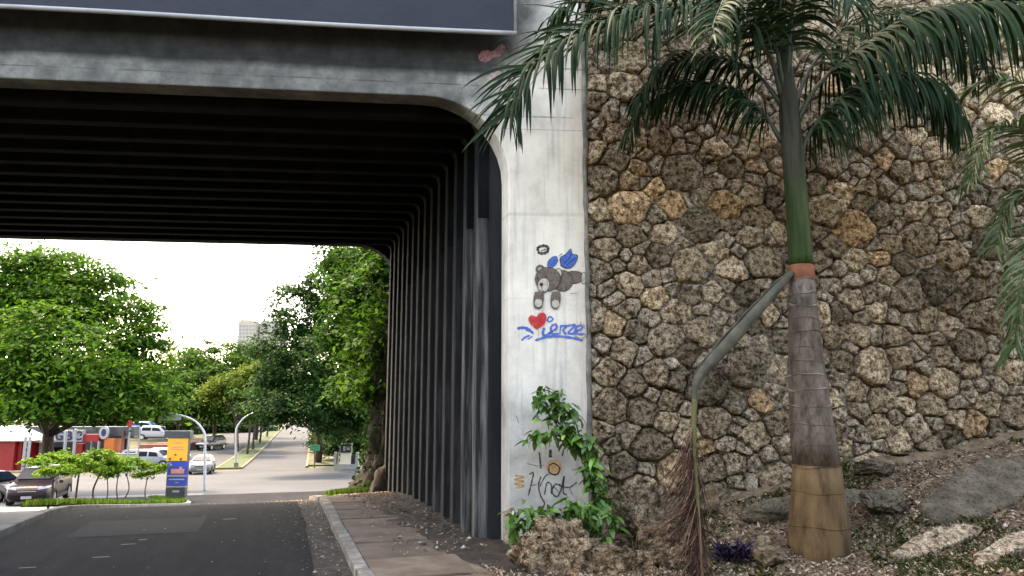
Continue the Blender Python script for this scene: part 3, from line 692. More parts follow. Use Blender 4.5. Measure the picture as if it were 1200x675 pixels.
for rank, i in enumerate(order):
    area, poly = stones[i]; c = poly.mean(0)
    if rank < 295:
        Vl, Fl = stone_mesh(poly, 12, 48, i * 3.1)
        W = WP(Vl[:, 0], Vl[:, 1], Vl[:, 2]); ctr = WP([c[0]], [c[1]], [0])[0]
        o = mesh('stone', W - ctr, Fl, M['stone'], None, True); wchild(o, ctr)
        # colour of the single stone: greys and browns, an ochre group near the pier, a few rust-red ones
        u = rng.random(); hgt = c[1]
        och = .42 if (c[0] < 1.2 and 3.0 < hgt < 4.9) else .07
        br = rng.choice([.5, .7, .9, 1.1, 1.4], p=[.14, .26, .3, .2, .1]) * rng.uniform(.9, 1.1)
        if hgt > 5.0: br *= 1.2
        if u < och: br = max(br, .95); wm = rng.uniform(0, 1); col = ((1.12 + .16 * wm) * br, 1.02 * br, (.92 - .16 * wm) * br)
        elif u < och + .012: col = (1.05 * br, .70 * br, .52 * br)
        elif u < och + .2: col = (1.15 * br, 1.08 * br, .98 * br)
        elif u < och + .45: col = (.78 * br, .76 * br, .72 * br)
        else: col = (1.0 * br, .95 * br, .86 * br)
        o.color = (*col, 1)
    else:
        Vl, Fl = stone_mesh(poly, 7, 26, i * 3.1); rest_v.append(WP(Vl[:, 0], Vl[:, 1], Vl[:, 2])); rest_f.append(Fl + off); off += len(Vl)
tag(wchild(mesh('small_filler_stones', np.concatenate(rest_v), np.concatenate(rest_f), M['stone'], None, True)), kind='stuff')
ga = np.arange(0, WL + .01, .04); gzz = np.arange(-.4, WH + .01, .04); AA, ZZ = np.meshgrid(ga, gzz)
q = np.stack([AA.ravel(), ZZ.ravel(), AA.ravel() * 0 + 4], 1)
Hm = -.05 + .025 * fbm(q * 6, 3) + .02 * fbm(q * 1.3, 2) + .10 * np.clip(fbm(q * .7 + 5, 3) - .15, 0, .6)
n = len(ga); ii, kk = np.meshgrid(np.arange(len(gzz) - 1), np.arange(n - 1), indexing='ij'); i0 = (ii * n + kk).ravel()
wchild(mesh('mortar_bed', WP(AA.ravel(), ZZ.ravel(), Hm), np.stack([i0, i0 + 1, i0 + n + 1, i0 + n], 1), M['mortar'], None, True))
b = MB(); cs = [WP([a], [z], [h])[0] for z in (-.4, WH - .02) for a, h in ((0, -.12), (WL, -.12), (WL, -.7), (0, -.7))]
b.add(cs, [(3, 2, 1, 0), (4, 5, 6, 7), (0, 1, 5, 4), (1, 2, 6, 5), (2, 3, 7, 6), (3, 0, 4, 7)]); wchild(b.build('wall_core', M['mortar']))
# fill behind the wall, up to road level
b = MB(); t0 = [WP([a], [z], [h])[0] for z in (-.4, 6.95) for a, h in ((.1, -.72), (WL + 8, -.72), (WL + 8, -9.0), (3.1, -9.0))]
b.add(t0, [(3, 2, 1, 0), (4, 5, 6, 7), (0, 1, 5, 4), (1, 2, 6, 5), (2, 3, 7, 6), (3, 0, 4, 7)]); tag(b.build('embankment', M['earth']), kind='structure')
# right embankment beyond the underpass is rough earth (the cut face by the big trunk is built with the tree)

# ================================================================== EARTH BANK below the wall
ctl = []
def C(px, py, Y): p = P(px, py, Y); ctl.append(p)
for px, py, Y in ((700, 612, 9.0), (780, 600, 9.1), (870, 578, 9.25), (960, 556, 9.4), (1050, 530, 9.6), (1130, 508, 9.8), (1200, 492, 9.95), (1300, 470, 10.3), (1450, 440, 10.9)): C(px, py, Y)
for px, py, Y in ((960, 640, 8.0), (1000, 675, 7.2), (850, 655, 8.05), (760, 668, 8.0), (1200, 675, 5.9), (1100, 675, 6.6), (900, 675, 7.5), (1150, 610, 8.0), (1200, 560, 8.8), (1080, 590, 8.4), (700, 660, 8.45), (1300, 600, 7.6)): C(px, py, Y)
ctl += [np.array(q) for q in ((-.3, 8.75, .05), (.3, 7.0, .0), (1.5, 6.0, .0), (0, 5, 0), (2.5, 4.5, 0.02), (4, 4, .15), (5, 2.5, .2), (1, 2.5, 0), (7.5, 4.5, .8), (0, 0, 0), (4, 0, .1), (8, 1, .5), (-1, 6.5, .02), (10, 8, 1.3), (11, 3, 1.0))]
ctl = np.array(ctl); dm = np.hypot(ctl[:, None, 0] - ctl[None, :, 0], ctl[:, None, 1] - ctl[None, :, 1])
Kx = np.block([[dm + .05 * np.eye(len(ctl)), np.ones((len(ctl), 1))], [np.ones((1, len(ctl))), np.zeros((1, 1))]])
cw = np.linalg.solve(Kx, np.append(ctl[:, 2], 0))
def bank_z(x, y, rough=True):
    x = np.ravel(np.asarray(x, float)); y = np.ravel(np.asarray(y, float))
    z = np.hypot(x[:, None] - ctl[None, :, 0], y[:, None] - ctl[None, :, 1]) @ cw[:-1] + cw[-1]
    if rough:
        q = np.stack([x, y, x * 0 + 2], 1); z = z + .05 * fbm(q * 1.6, 3) + .018 * fbm(q * 8, 3)
    w = x * N2[0] + y * N2[1]
    return np.maximum(z, .03) * np.clip((w - 1.85) / .5, 0, 1) + .06 * np.clip((w - 1.7) / .2, -1, 0) + .085 * (w < 2.35) * np.clip((2.35 - w) / .5, 0, 1)
bx = np.arange(-4.0, 12.5, .06); by = np.arange(-1, 11.6, .06); BX, BY = np.meshgrid(bx, by)
ss = BX * V2[0] + BY * V2[1]; ww = BX * N2[0] + BY * N2[1]
Bz = bank_z(BX, BY).reshape(BX.shape)
keep = (ww > 1.80) & (((BX - W0[0]) * NW[0] + (BY - W0[1]) * NW[1]) > -.1) & (((BX - A[0]) * NF[0] + (BY - A[1]) * NF[1] > -.15))
n = len(bx); ii, kk = np.meshgrid(np.arange(len(by) - 1), np.arange(n - 1), indexing='ij')
ok = keep[:-1, :-1] & keep[1:, :-1] & keep[:-1, 1:] & keep[1:, 1:]; i0 = (ii * n + kk)[ok]
tag(mesh('earth_bank', np.column_stack([BX.ravel(), BY.ravel(), Bz.ravel()]), np.stack([i0, i0 + 1, i0 + n + 1, i0 + n], 1), M['earth'], None, True), kind='structure')
# dirt that has spread along the foot of the ribs
ds = np.arange(6.6, 18.6, .1); dw = np.linspace(0, 1, 20); V = []
for s in ds:
    e = 1.62 - .16 * (s - 8.2) / 3 * (s > 9) + .16 * float(vnoise(np.array([[s * 1.5, 3.3, 1.2]]))[0]); e = max(e, 1.12); fs = min(1, max(0, (s - 6.8) / 2.2)); fs = fs * fs * (3 - 2 * fs)
    for t in dw:
        w = e + (2.78 - e) * t; V.append(SW(s, w, g(s) + .04 + fs * (.012 + .045 * min(1, t * 3) + .04 * t * t + .03 * float(fbm(np.array([[s * 3, w * 3, 0.5]]), 3)[0])) - .08 * (t == 0)))
n = len(dw); tag(mesh('rib_foot_dirt', V, np.array([(i * n + k, i * n + k + 1, (i + 1) * n + k + 1, (i + 1) * n + k) for i in range(len(ds) - 1) for k in range(n - 1)]), M['dark_earth'], None, True), kind='structure')

# ================================================================== ROYAL PALM
M['trunk'] = pmat('palm_trunk', [(.075, .055, .042), (.125, .094, .073), (.18, .142, .114)], 4, .85, [('noise', 30, .6, .012), ('noise', 8, .4, .02)], stretch=(2, 2, .8), speck=[(6, .34, .52, .5), (20, .34, .5, .7)])
M['trunk_base'] = pmat('palm_trunk_base', [(.075, .042, .018), (.125, .074, .032), (.165, .105, .052)], 4, .85, [('noise', 30, .6, .012), ('noise', 7, .4, .02)], stretch=(2, 2, .6), speck=[(5, .32, .5, .55)])
M['scar'] = pmat('ring_scar', [(.12, .095, .078), (.24, .20, .17)], 9, .9)
M['orange_scar'] = pmat('orange_scar', [(.09, .03, .016), (.17, .058, .028), (.24, .09, .045)], 9, .85)
M['crownshaft'] = pmat('crownshaft', [(.010, .024, .007), (.020, .040, .010), (.05, .062, .018)], 3, .65, [('noise', 20, .5, .012)], stretch=(5, 5, .35), spec=.15, speck=[(4, .34, .5, .55)])
M['crown_top'] = pmat('crownshaft_top', [(.010, .012, .011), (.02, .024, .021), (.04, .044, .038)], 4, .6, [('noise', 20, .4, .01)], stretch=(4, 4, .25))
M['rachis'] = pmat('frond_stalk', [(.018, .024, .015), (.04, .046, .028)], 5, .5)
M['leaflet'] = pmat('palm_leaflet', [(.005, .017, .006), (.009, .026, .009), (.019, .042, .016)], 2.5, .62, spec=.1, island=.5, trans=.05)
M['leaflet_pale'] = pmat('palm_leaflet_pale', [(.03, .065, .022), (.05, .10, .036), (.09, .145, .06)], 2.5, .42, spec=.55, island=.5, trans=.2)
M['dead'] = pmat('dead_leaflet', [(.028, .012, .008), (.07, .03, .02), (.15, .085, .055)], 3, .9, island=1.0)
M['dead_sheath'] = pmat('dead_sheath', [(.035, .035, .024), (.065, .065, .045), (.12, .10, .075)], 3, .7, [('noise', 25, .4, .01)], stretch=(2, 2, 2))
M['stalk_yellow'] = pmat('yellowing_stalk', [(.045, .046, .018), (.10, .095, .03), (.075, .055, .028)], 5, .6)
PY = 8.0
def shaft_material():
    """glossy green sheath low down, weathered blackish sheath remains above: two skins that meet in a ragged seam."""
    m = M['crownshaft']; N = m.node_tree.nodes; L = m.node_tree.links; bs = N['Principled BSDF']; old = bs.inputs['Base Color'].links[0].from_socket
    geo = N.new('ShaderNodeNewGeometry'); sp = N.new('ShaderNodeSeparateXYZ'); L.new(geo.outputs['Position'], sp.inputs[0])
    mp = N.new('ShaderNodeMapping'); mp.inputs['Scale'].default_value = (8, 8, .8); L.new(geo.outputs['Position'], mp.inputs[0]); nz = N.new('ShaderNodeTexNoise'); nz.inputs['Scale'].default_value = 2; nz.inputs['Detail'].default_value = 6; L.new(mp.outputs[0], nz.inputs['Vector'])
    ad = N.new('ShaderNodeMath'); ad.operation = 'MULTIPLY_ADD'; ad.inputs[1].default_value = 1.3; L.new(nz.outputs[0], ad.inputs[0]); L.new(sp.outputs[2], ad.inputs[2])
    z0 = P(931, 225, PY)[2] + .65
    mr = N.new('ShaderNodeMapRange'); mr.inputs[1].default_value = z0 - .25; mr.inputs[2].default_value = z0 + .35; L.new(ad.outputs[0], mr.inputs[0])
    rp_ = N.new('ShaderNodeValToRGB'); L.new(nz.outputs[0], rp_.inputs[0]); e = rp_.color_ramp.elements; e[0].position = .3; e[0].color = (.008, .010, .006, 1); e[1].position = .7; e[1].color = (.045, .044, .028, 1)
    mx = N.new('ShaderNodeMix'); mx.data_type = 'RGBA'; L.new(mr.outputs[0], mx.inputs[0]); L.new(old, mx.inputs[6]); L.new(rp_.outputs[0], mx.inputs[7]); L.new(mx.outputs[2], bs.inputs['Base Color'])
    return m
pbase = P(960, 645, PY)
palm = thing('royal_palm', 'tall royal palm with swollen brown base and ringed grey trunk before the stone wall', 'palm tree', pbase)
def pchild(o, parent=None):
    if parent is None: o.parent = palm; o.location = tuple(-pbase)
    else: o.parent = parent
    return o
prof = [(650, 960, 34), (640, 960, 35.5), (625, 959.5, 34.5), (600, 959, 32), (570, 958, 29), (545, 957, 27), (545, 957, 26.6), (500, 951, 24.5), (450, 946.5, 21.5), (400, 943, 18.5), (360, 941, 16), (328, 939.5, 14.6)]
def col_(pr, n=28, z0=None):
    b = MB(); pts_ = [P(c, y, PY) for y, c, r in pr]; rr = [r * ppm(y, PY) for y, c, r in pr]
    if z0 is not None: pts_[0] = pts_[0] + np.array([0, 0, z0])
    b.tube(pts_, rr, n); return b
pchild(col_(prof[:6], z0=-.2).build('trunk_base', M['trunk_base'], smooth=True))
pchild(col_(prof[6:]).build('trunk', M['trunk'], smooth=True))
rings = [615, 575, 546, 521, 497, 476, 457, 440, 423, 406, 390, 374, 359, 345, 329]
ys = [q[0] for q in prof][::-1]; cs_ = [q[1] for q in prof][::-1]; rs_ = [q[2] for q in prof][::-1]
for k, y in enumerate(rings):
    cx, rr = np.interp(y, ys, cs_), np.interp(y, ys, rs_); b = MB(); n = 30; v = []
    ctr = P(cx, y, PY); r = rr * ppm(y, PY); hh = (.008 + .006 * ((k * 7) % 5) / 4 if k > 2 else .006)
    for zo, ro in ((-hh, -.001), (-hh * .5, .007), (hh * .5, .0075), (hh, -.001)):
        for j in range(n):
            a = 2 * math.pi * j / n; wob = .012 * math.sin(a * 2 + k * 1.7) + .006 * math.sin(5 * a + k * 2); zo = zo * (1 + .5 * math.sin(3 * a + k))
            v.append(ctr + np.array([(r + ro) * math.cos(a), (r + ro) * math.sin(a), zo + wob]))
    b.add(v, [(i * n + j, i * n + (j + 1) % n, (i + 1) * n + (j + 1) % n, (i + 1) * n + j) for i in range(3) for j in range(n)])
    pchild(b.build('ring_scar', M['scar'] if k > 2 else M['trunk_base'], smooth=True))
pchild(col_([(329, 939.5, 14.4), (327, 939.5, 15), (313, 938.7, 14.2), (311, 938.6, 13.4)]).build('leaf_scar_band', M['orange_scar'], smooth=True))
pchild(col_([(312, 938.6, 13.2), (300, 938, 13.6), (270, 936, 13.2), (240, 934, 12.8), (205, 931, 12.4), (185, 929.5, 12.4), (160, 927, 12.2), (135, 925, 11.5), (100, 922, 9.5), (60, 918, 7), (10, 914, 4), (-40, 911, 1.5)]).build('crownshaft', shaft_material(), smooth=True))
def ribbon_leaf(mbv, mbf, base, dirv, wdir, L_, W_, droop, seg=6, fold=.25, twist=0.0):
    """a folded strap leaf that bends under its own weight."""
    o = len(mbv); up = np.array([0, 0, 1.0]); p = np.array(base, float); dv = dirv / np.linalg.norm(dirv)
    for i in range(seg + 1):
        t = i / seg; w = W_ * (math.sin(math.pi * min(1, .18 + .82 * t) ** .9) ** .7 if t < .999 else .02)
        wd = wdir - dv * (wdir @ dv); wd = wd / (np.linalg.norm(wd) + 1e-9); nn = np.cross(dv, wd)
        if twist: a = twist * t; wd, nn = wd * math.cos(a) + nn * math.sin(a), nn * math.cos(a) - wd * math.sin(a)
        mbv += [p - wd * w / 2 + nn * w * fold, p, p + wd * w / 2 + nn * w * fold]
        p = p + dv * L_ / seg; dv = dv - up * droop / seg; dv = dv / np.linalg.norm(dv)
    for i in range(seg):
        a = o + 3 * i; mbf += [(a, a + 1, a + 4, a + 3), (a + 1, a + 2, a + 5, a + 4)]
def frond(pts_px, parent, mat, nleaf=62, L_=.75, W_=.031, droop=1.5, side_up=.25, r0=.028, bare=.16, rmat=None, asym=(1, 1), base=None, plume=.35, ups=None, droops=None):
    path = [P(*q) if base is None else np.asarray(q, float) for q in pts_px]
    path = np.array(cr(path, 8)); seg = np.linalg.norm(np.diff(path, axis=0), axis=1); cum = np.concatenate([[0], np.cumsum(seg)]); tot = cum[-1]
    b = MB(); b.tube(path[::2], list(np.interp(np.linspace(0, 1, len(path[::2])), [0, .12, 1], [r0, r0 * .62, .004])), 7)
    ro = b.build('frond', rmat or M['rachis'], smooth=True)
    v, f = [], []
    for k in range(nleaf):
        t = bare + (1 - bare) * (k + rng.uniform(0, .6)) / nleaf; d0 = min(t, .999) * tot
        p = np.array([np.interp(d0, cum, path[:, j]) for j in range(3)]); p2 = np.array([np.interp(min(d0 + .05, tot), cum, path[:, j]) for j in range(3)]); p1 = np.array([np.interp(max(d0 - .05, 0), cum, path[:, j]) for j in range(3)])
        tg = p2 - p1; tg = tg / (np.linalg.norm(tg) + 1e-9)
        sd = np.cross(tg, [0, 0, 1.0]); sd = sd / (np.linalg.norm(sd) + 1e-9); nu = np.cross(sd, tg)
        ln = L_ * (.45 + .55 * math.sin(math.pi * min(1, .15 + .8 * t)) ** .8)
        for sgn, am in ((1, asym[0]), (-1, asym[1])):
            el = (side_up if ups is None else ups[0 if sgn > 0 else 1]) + rng.normal(0, plume); dr = droop if droops is None else droops[0 if sgn > 0 else 1]; fw = .35 + .55 * t + rng.normal(0, .08)
            dv = sgn * sd * math.cos(el) + nu * math.sin(el) + tg * fw
            ribbon_leaf(v, f, p, dv, tg + .2 * rng.normal(0, 1, 3), ln * am * rng.uniform(.85, 1.1), W_ * rng.uniform(.8, 1.15), dr * rng.uniform(.7, 1.3), twist=rng.normal(0, .5))
    lo = mesh('leaflets', v, f, mat, ro, True); tag(lo, kind='stuff')
    return ro
G, GP = M['leaflet'], M['leaflet_pale']
FR = [
    (dict(pts_px=[(918, 120, 8), (895, 55, 7.9), (830, 20, 7.75), (760, 14, 7.6), (700, 30, 7.5), (648, 60, 7.4), (612, 98, 7.35), (594, 138, 7.3)], mat=G, nleaf=120, L_=1.0, W_=.038, ups=(.75, -.1), droops=(.9, 3.0), r0=.036)),
    (dict(pts_px=[(917, 125, 8), (885, 85, 8.1), (835, 66, 8.2), (785, 76, 8.3), (752, 108, 8.3), (738, 155, 8.3)], mat=G, nleaf=84, L_=.6, droop=1.7, side_up=.0, r0=.034)),
    (dict(pts_px=[(916, 165, 8), (890, 128, 8.1), (850, 102, 8.2), (805, 100, 8.35), (765, 118, 8.4)], mat=G, nleaf=74, L_=.6, droop=2.0, side_up=-.1, r0=.036)),
    (dict(pts_px=[(919, 110, 7.98), (905, 35, 7.8), (880, -5, 7.4), (855, -8, 7.0), (840, 18, 6.7), (832, 45, 6.55)], mat=G, nleaf=80, L_=.5, droop=1.0, side_up=.15, W_=.03, r0=.034)),
    (dict(pts_px=[(920, 90, 8), (905, 10, 8), (880, -60, 8), (820, -120, 7.9), (740, -110, 7.8), (680, -50, 7.7)], mat=G, nleaf=90, L_=.85, droop=1.9, r0=.036)),
    (dict(pts_px=[(923, 90, 8), (935, 10, 8), (965, -60, 8), (1030, -95, 8), (1110, -70, 8), (1170, 0, 8.1)], mat=G, nleaf=80, L_=.8, droop=2.4, r0=.036)),
    (dict(pts_px=[(931, 150, 8), (955, 105, 7.95), (995, 66, 7.9), (1060, 22, 7.8), (1130, 6, 7.7), (1200, 8, 7.6), (1270, 40, 7.5), (1320, 100, 7.5)], mat=G, nleaf=125, L_=1.05, W_=.037, ups=(-.35, -.1), droops=(4.5, 4.0), r0=.04, plume=.25)),
    (dict(pts_px=[(934, 195, 8), (948, 158, 7.95), (975, 124, 7.9), (1015, 96, 7.9), (1060, 88, 7.9), (1100, 105, 7.9), (1125, 145, 7.9)], mat=G, nleaf=100, L_=.8, ups=(-.3, 0), droops=(4, 3), r0=.04)),
    (dict(pts_px=[(929, 130, 8), (950, 80, 8.15), (990, 35, 8.3), (1050, 15, 8.4), (1110, 35, 8.5), (1150, 85, 8.5)], mat=G, nleaf=76, L_=.8, droop=3.2, side_up=-.1, r0=.036)),
    (dict(pts_px=[(920, 115, 8), (890, 40, 8.2), (835, -10, 8.3), (770, -30, 8.4), (700, -15, 8.4), (650, 20, 8.4)], mat=G, nleaf=90, L_=.75, droop=2.2, r0=.034)),
    (dict(pts_px=[(922, 100, 7.98), (928, 20, 7.7), (945, -30, 7.2), (975, -30, 6.8), (1000, 5, 6.6)], mat=G, nleaf=70, L_=.65, droop=2.0, r0=.034)),
]
for fr in FR:
    fr['parent'] = palm; pchild(frond(**fr))
# dead frond hanging from its sheath
sh = np.array(cr([P(927, 319, 7.93), P(896, 352, 7.86), P(862, 390, 7.78), P(834, 422, 7.71), P(820, 439, 7.68), P(814.5, 455, 7.67), P(814, 470, 7.66)], 8)); nsh = len(sh)
rsh = np.interp(np.linspace(0, 1, nsh), [0, .08, .35, .6, .85, 1], [.04, .062, .078, .062, .032, .02]); opn = np.interp(np.linspace(0, 1, nsh), [0, .1, .4, .7, .85, 1], [.9, .75, .62, .35, .12, .05])
b = MB(); v = []; na = 18
for i in range(nsh):
    t = sh[min(i + 1, nsh - 1)] - sh[max(i - 1, 0)]; t /= np.linalg.norm(t); e1 = np.cross(t, [0, 1, 0]); e1 /= np.linalg.norm(e1); e1 = e1 if e1[2] > 0 else -e1; e2 = np.cross(t, e1)
    od = e1 + np.array([0, -.12, 0]); od = od - t * (od @ t); od /= np.linalg.norm(od); e2 = np.cross(t, od)
    for k in range(na):
        a_ = opn[i] + (2 * math.pi - 2 * opn[i]) * k / (na - 1); rr_ = rsh[i] * (1 + .10 * float(vnoise(np.array([[i * .5, k * .6, 3.1]]))[0])); v.append(sh[i] + rr_ * (math.cos(a_) * od + math.sin(a_) * e2))
b.add(v, [(i * na + k, i * na + k + 1, (i + 1) * na + k + 1, (i + 1) * na + k) for i in range(nsh - 1) for k in range(na - 1)])
dead = b.build('dead_frond', M['dead_sheath'], smooth=True); so = dead.modifiers.new('thick', 'SOLIDIFY'); so.thickness = .012; dead['label'] = 'broken brown frond hanging down the trunk'; pchild(dead)
stp = np.array(cr([P(814, 468, 7.66), P(813, 500, 7.62), P(815, 550, 7.55), P(819, 610, 7.45), P(823, 672, 7.35)], 8)); stp[-1][2] = max(stp[-1][2], .12)
b = MB(); b.tube(stp, list(np.linspace(.03, .014, len(stp))), 8); b.build('stalk', M['stalk_yellow'], dead, smooth=True)
v, f = [], []
for k in range(430):
    t = .24 + .74 * ((k + rng.random()) / 430) ** .8; i = min(int(t * (len(stp) - 1)), len(stp) - 2); p = stp[i] + (stp[i + 1] - stp[i]) * (t * (len(stp) - 1) - i)
    dv = np.array([rng.normal(-.38, .28), rng.normal(0, .25), -1.0 + .3 * rng.random()])
    if rng.random() < .12: dv[0] = abs(dv[0]) * .35
    ln = rng.uniform(.3, .85) * min(1, .35 + (p[2] - .05) / 1.2) ; ln = min(ln, max(.12, (p[2] - .02) / abs(dv[2]) * np.linalg.norm(dv) * .95 + .1))
    ribbon_leaf(v, f, p + rng.normal(0, .012, 3), dv, np.array([rng.normal(), rng.normal(), .2]), ln, rng.uniform(.004, .012), rng.normal(.2, .8), seg=5, fold=.35, twist=rng.normal(0, 1.5))
tag(mesh('dry_leaflets', v, f, M['dead'], dead, True), kind='stuff')

# second palm, whose pale fronds reach in from the right
p2 = np.array([8.6, 8.3, 1.05]); p2[2] = float(bank_z([8.6], [8.3])[0]) - .05
palm2 = thing('areca_palm', 'palm at the right edge with pale green fronds reaching in', 'palm tree', p2)
b = MB(); b.tube([p2 + np.array([0, 0, -.2]), p2 + np.array([-.1, 0, 1.2]), p2 + np.array([-.2, 0, 2.4])], [.16, .12, .09], 14); o = b.build('trunk', M['trunk'], smooth=True); o.parent = palm2; o.location = tuple(-p2)
c2 = p2 + np.array([-.2, 0, 2.3])
ends = [[(1260, 200, 8.2), (1195, 150, 8.1), (1155, 160, 8.1), (1135, 215, 8.1)], [(1270, 210, 8.3), (1220, 110, 8.3), (1160, 95, 8.4), (1110, 120, 8.6)], [(1280, 300, 8.0), (1235, 270, 7.8), (1200, 320, 7.7), (1188, 410, 7.7)],
        [(1290, 150, 8.3), (1250, 50, 8.4), (1180, 40, 8.7), (1120, 80, 8.9)], [(1290, 180, 8), (1330, 60, 7.8), (1420, 40, 7.6)], [(1310, 240, 8.2), (1400, 200, 8.2), (1460, 260, 8.2)], [(1285, 280, 8.4), (1240, 230, 8.5), (1190, 230, 8.6), (1165, 290, 8.6)]]
for e in ends:
    pp = [c2] + [P(*q) for q in e]; o = frond(pp, palm2, GP, nleaf=110, L_=.52, W_=.028, droop=1.0, side_up=.2, r0=.016, base=True, plume=.2); o.parent = palm2; o.location = tuple(-p2)

# ================================================================== ROCKS, SLABS, PLANTS on the bank
def rock(name, label, cat, px0, px1, py_top, py_bot, Y, mat, seed, depth=1.0, flat=1.0, rough=.16, col=(1, 1, 1), tilt=(0, 0, 0), group=None):
    cx, cy = (px0 + px1) / 2, (py_top + py_bot) / 2; c = P(cx, cy, Y); rx = (px1 - px0) / 2 * ppm(cy, Y); rz = (py_bot - py_top) / 2 * ppm(cy, Y); ry = rx * depth
    bm = bmesh.new(); bmesh.ops.create_icosphere(bm, subdivisions=5, radius=1); v = np.array([q.co[:] for q in bm.verts]); f = np.array([[q.index for q in fc.verts] for fc in bm.faces]); bm.free()
    u = np.sign(v) * np.abs(v) ** .72
    n1 = fbm(v * 1.5 + seed, 3); n2 = fbm(v * 5 + seed * 2, 3)
    # facet: push toward a few random planes
    for _ in range(9):
        nn = rng.normal(0, 1, 3); nn /= np.linalg.norm(nn); h = rng.uniform(.62, .85); d_ = v @ nn; u = u - np.outer(np.clip(u @ nn - h, 0, 9) * .8, nn)
    ridge = 1 - np.abs(fbm(v * 2.6 + seed * 3, 3)); n3 = fbm(v * 13 + seed, 2)
    u = u * (1 + rough * n1 + rough * .5 * n2 + rough * .22 * n3 - rough * .9 * np.clip(ridge - .8, 0, 1) * 3)[:, None]
    u = u * np.array([rx, ry, rz * flat]); rot = Matrix.Rotation(tilt[0], 3, 'X') @ Matrix.Rotation(tilt[1], 3, 'Y'); u = u @ np.array(rot).T
    o = mesh(name, u, f, mat, None, True, loc=c); o.rotation_euler = (0, 0, tilt[2]); o.color = (*col, 1); return tag(o, label, cat, group)
rock('boulder', 'large brown boulder at the foot of the pier under the shrub', 'boulder', 600, 712, 614, 702, 8.1, M['stone'], 3.3, .8, col=(.72, .66, .58), rough=.26)
rock('boulder', 'low brown boulder right of the largest one by the shrub', 'boulder', 668, 760, 634, 706, 7.95, M['stone'], 5.1, .8, col=(.66, .6, .53), rough=.26)
rock('boulder', 'grey angular boulder against the wall behind the hanging dry frond', 'boulder', 718, 792, 566, 632, 8.75, M['stone'], 8.8, .55, rough=.28, col=(.62, .6, .56))
rock('boulder', 'pale brown broken rock between shrub and dry frond', 'boulder', 738, 800, 612, 664, 8.45, M['stone'], 11.2, .7, rough=.25, col=(.62, .52, .45))
rock('boulder', 'small pale rock under the hanging dry frond', 'boulder', 768, 812, 640, 680, 8.1, M['stone'], 13.2, .8, rough=.25, col=(.6, .55, .48))
rock('rock_slab', 'long grey rounded slab lying behind the palm base', 'rock', 866, 1052, 578, 628, 8.7, M['rock'], 21.0, .22, rough=.10, col=(1.0, .93, .8), tilt=(0, -.08, .04))
rock('boulder', 'small grey stone at the wall foot left of the trunk', 'boulder', 826, 842, 566, 600, 8.9, M['bedrock'], 29, .6, col=(.9, .82, .7))
rock('rock', 'grey half-buried rock above the pale rock shelf', 'rock', 1010, 1062, 574, 604, 8.3, M['rock'], 31, .8, rough=.2, col=(1.0, .93, .82))
rock('rock', 'small grey rock at the wall foot right of the fern', 'rock', 1000, 1040, 536, 556, 9.1, M['rock'], 33, .7, rough=.2, col=(1.1, 1.0, .86))
rock('rock', 'brown rock in front of the palm base at left', 'rock', 884, 922, 640, 662, 7.75, M['bedrock'], 35, .8, rough=.2, col=(.8, .72, .62))
rock('rock', 'pale fist-sized stone beside the purple plant', 'rock', 888, 904, 628, 642, 7.85, M['bedrock'], 37, .8, rough=.2, col=(1.5, 1.45, 1.35))
# tilted flat slab on the right: a cut polygon with thickness
def slab(name, label, outline, Y0, Y1, th, mat, col):
    ys_ = [q[1] for q in outline]; lo, hi = min(ys_), max(ys_)
    top = [P(px, py, Y1 + (Y0 - Y1) * (py - lo) / (hi - lo)) for px, py in outline]
    n = len(top); cen = np.mean(top, 0); nrm = np.zeros(3)
    for i in range(n): nrm += np.cross(top[i] - cen, top[(i + 1) % n] - cen)
    nrm /= np.linalg.norm(nrm); nrm = nrm if nrm[2] > 0 else -nrm
    rings_ = []
    for sc, dp in ((.0, 0.0), (.35, 0), (.7, 0), (.93, -.004), (1.0, -.03), (1.01, -th)):
        for t in top:
            for q in range(4):
                a = t + (top[(top_index(top, t) + 1) % n] - t) * q / 4
                rings_.append(cen + (a - cen) * sc + nrm * (dp + .05))
    m_ = n * 4; V_ = np.array(rings_); V_ = V_ + np.outer(.02 * fbm(V_ * 3, 3) + .008 * fbm(V_ * 14, 2), nrm)
    F_ = [(r * m_ + k, r * m_ + (k + 1) % m_, (r + 1) * m_ + (k + 1) % m_, (r + 1) * m_ + k) for r in range(5) for k in range(m_)]
    o = mesh(name, V_ - cen, F_, mat, None, True, loc=cen); o.color = (*col, 1); return tag(o, label, 'rock')
def top_index(top, t):
    for i, q in enumerate(top):
        if q is t: return i
slab('rock_slab', 'large flat dark grey slab leaning on the bank at right', [(1076, 592), (1102, 572), (1112, 562), (1150, 541), (1205, 534), (1240, 540), (1250, 585), (1200, 590), (1168, 604), (1110, 614), (1092, 610)], 7.9, 8.9, .22, M['rock'], (.95, .88, .76))
slab('rock_slab', 'pale bare rock shelf low on the bank right of the palm', [(1042, 652), (1070, 632), (1100, 620), (1130, 617), (1152, 622), (1140, 634), (1125, 640), (1098, 650), (1075, 655)], 7.3, 7.7, .12, M['stone'], (.95, .92, .88))
slab('rock_slab', 'pale bare rock ridge at the bottom right corner', [(1140, 655), (1165, 640), (1185, 628), (1230, 622), (1240, 640), (1190, 650), (1160, 668), (1145, 668)], 6.6, 7.2, .14, M['stone'], (1.0, .97, .93))
slab('rock_slab', 'small pale rock sliver below the rock shelf', [(1085, 678), (1108, 662), (1128, 652), (1132, 658), (1112, 670), (1098, 682)], 6.9, 7.2, .1, M['stone'], (.95, .92, .86))
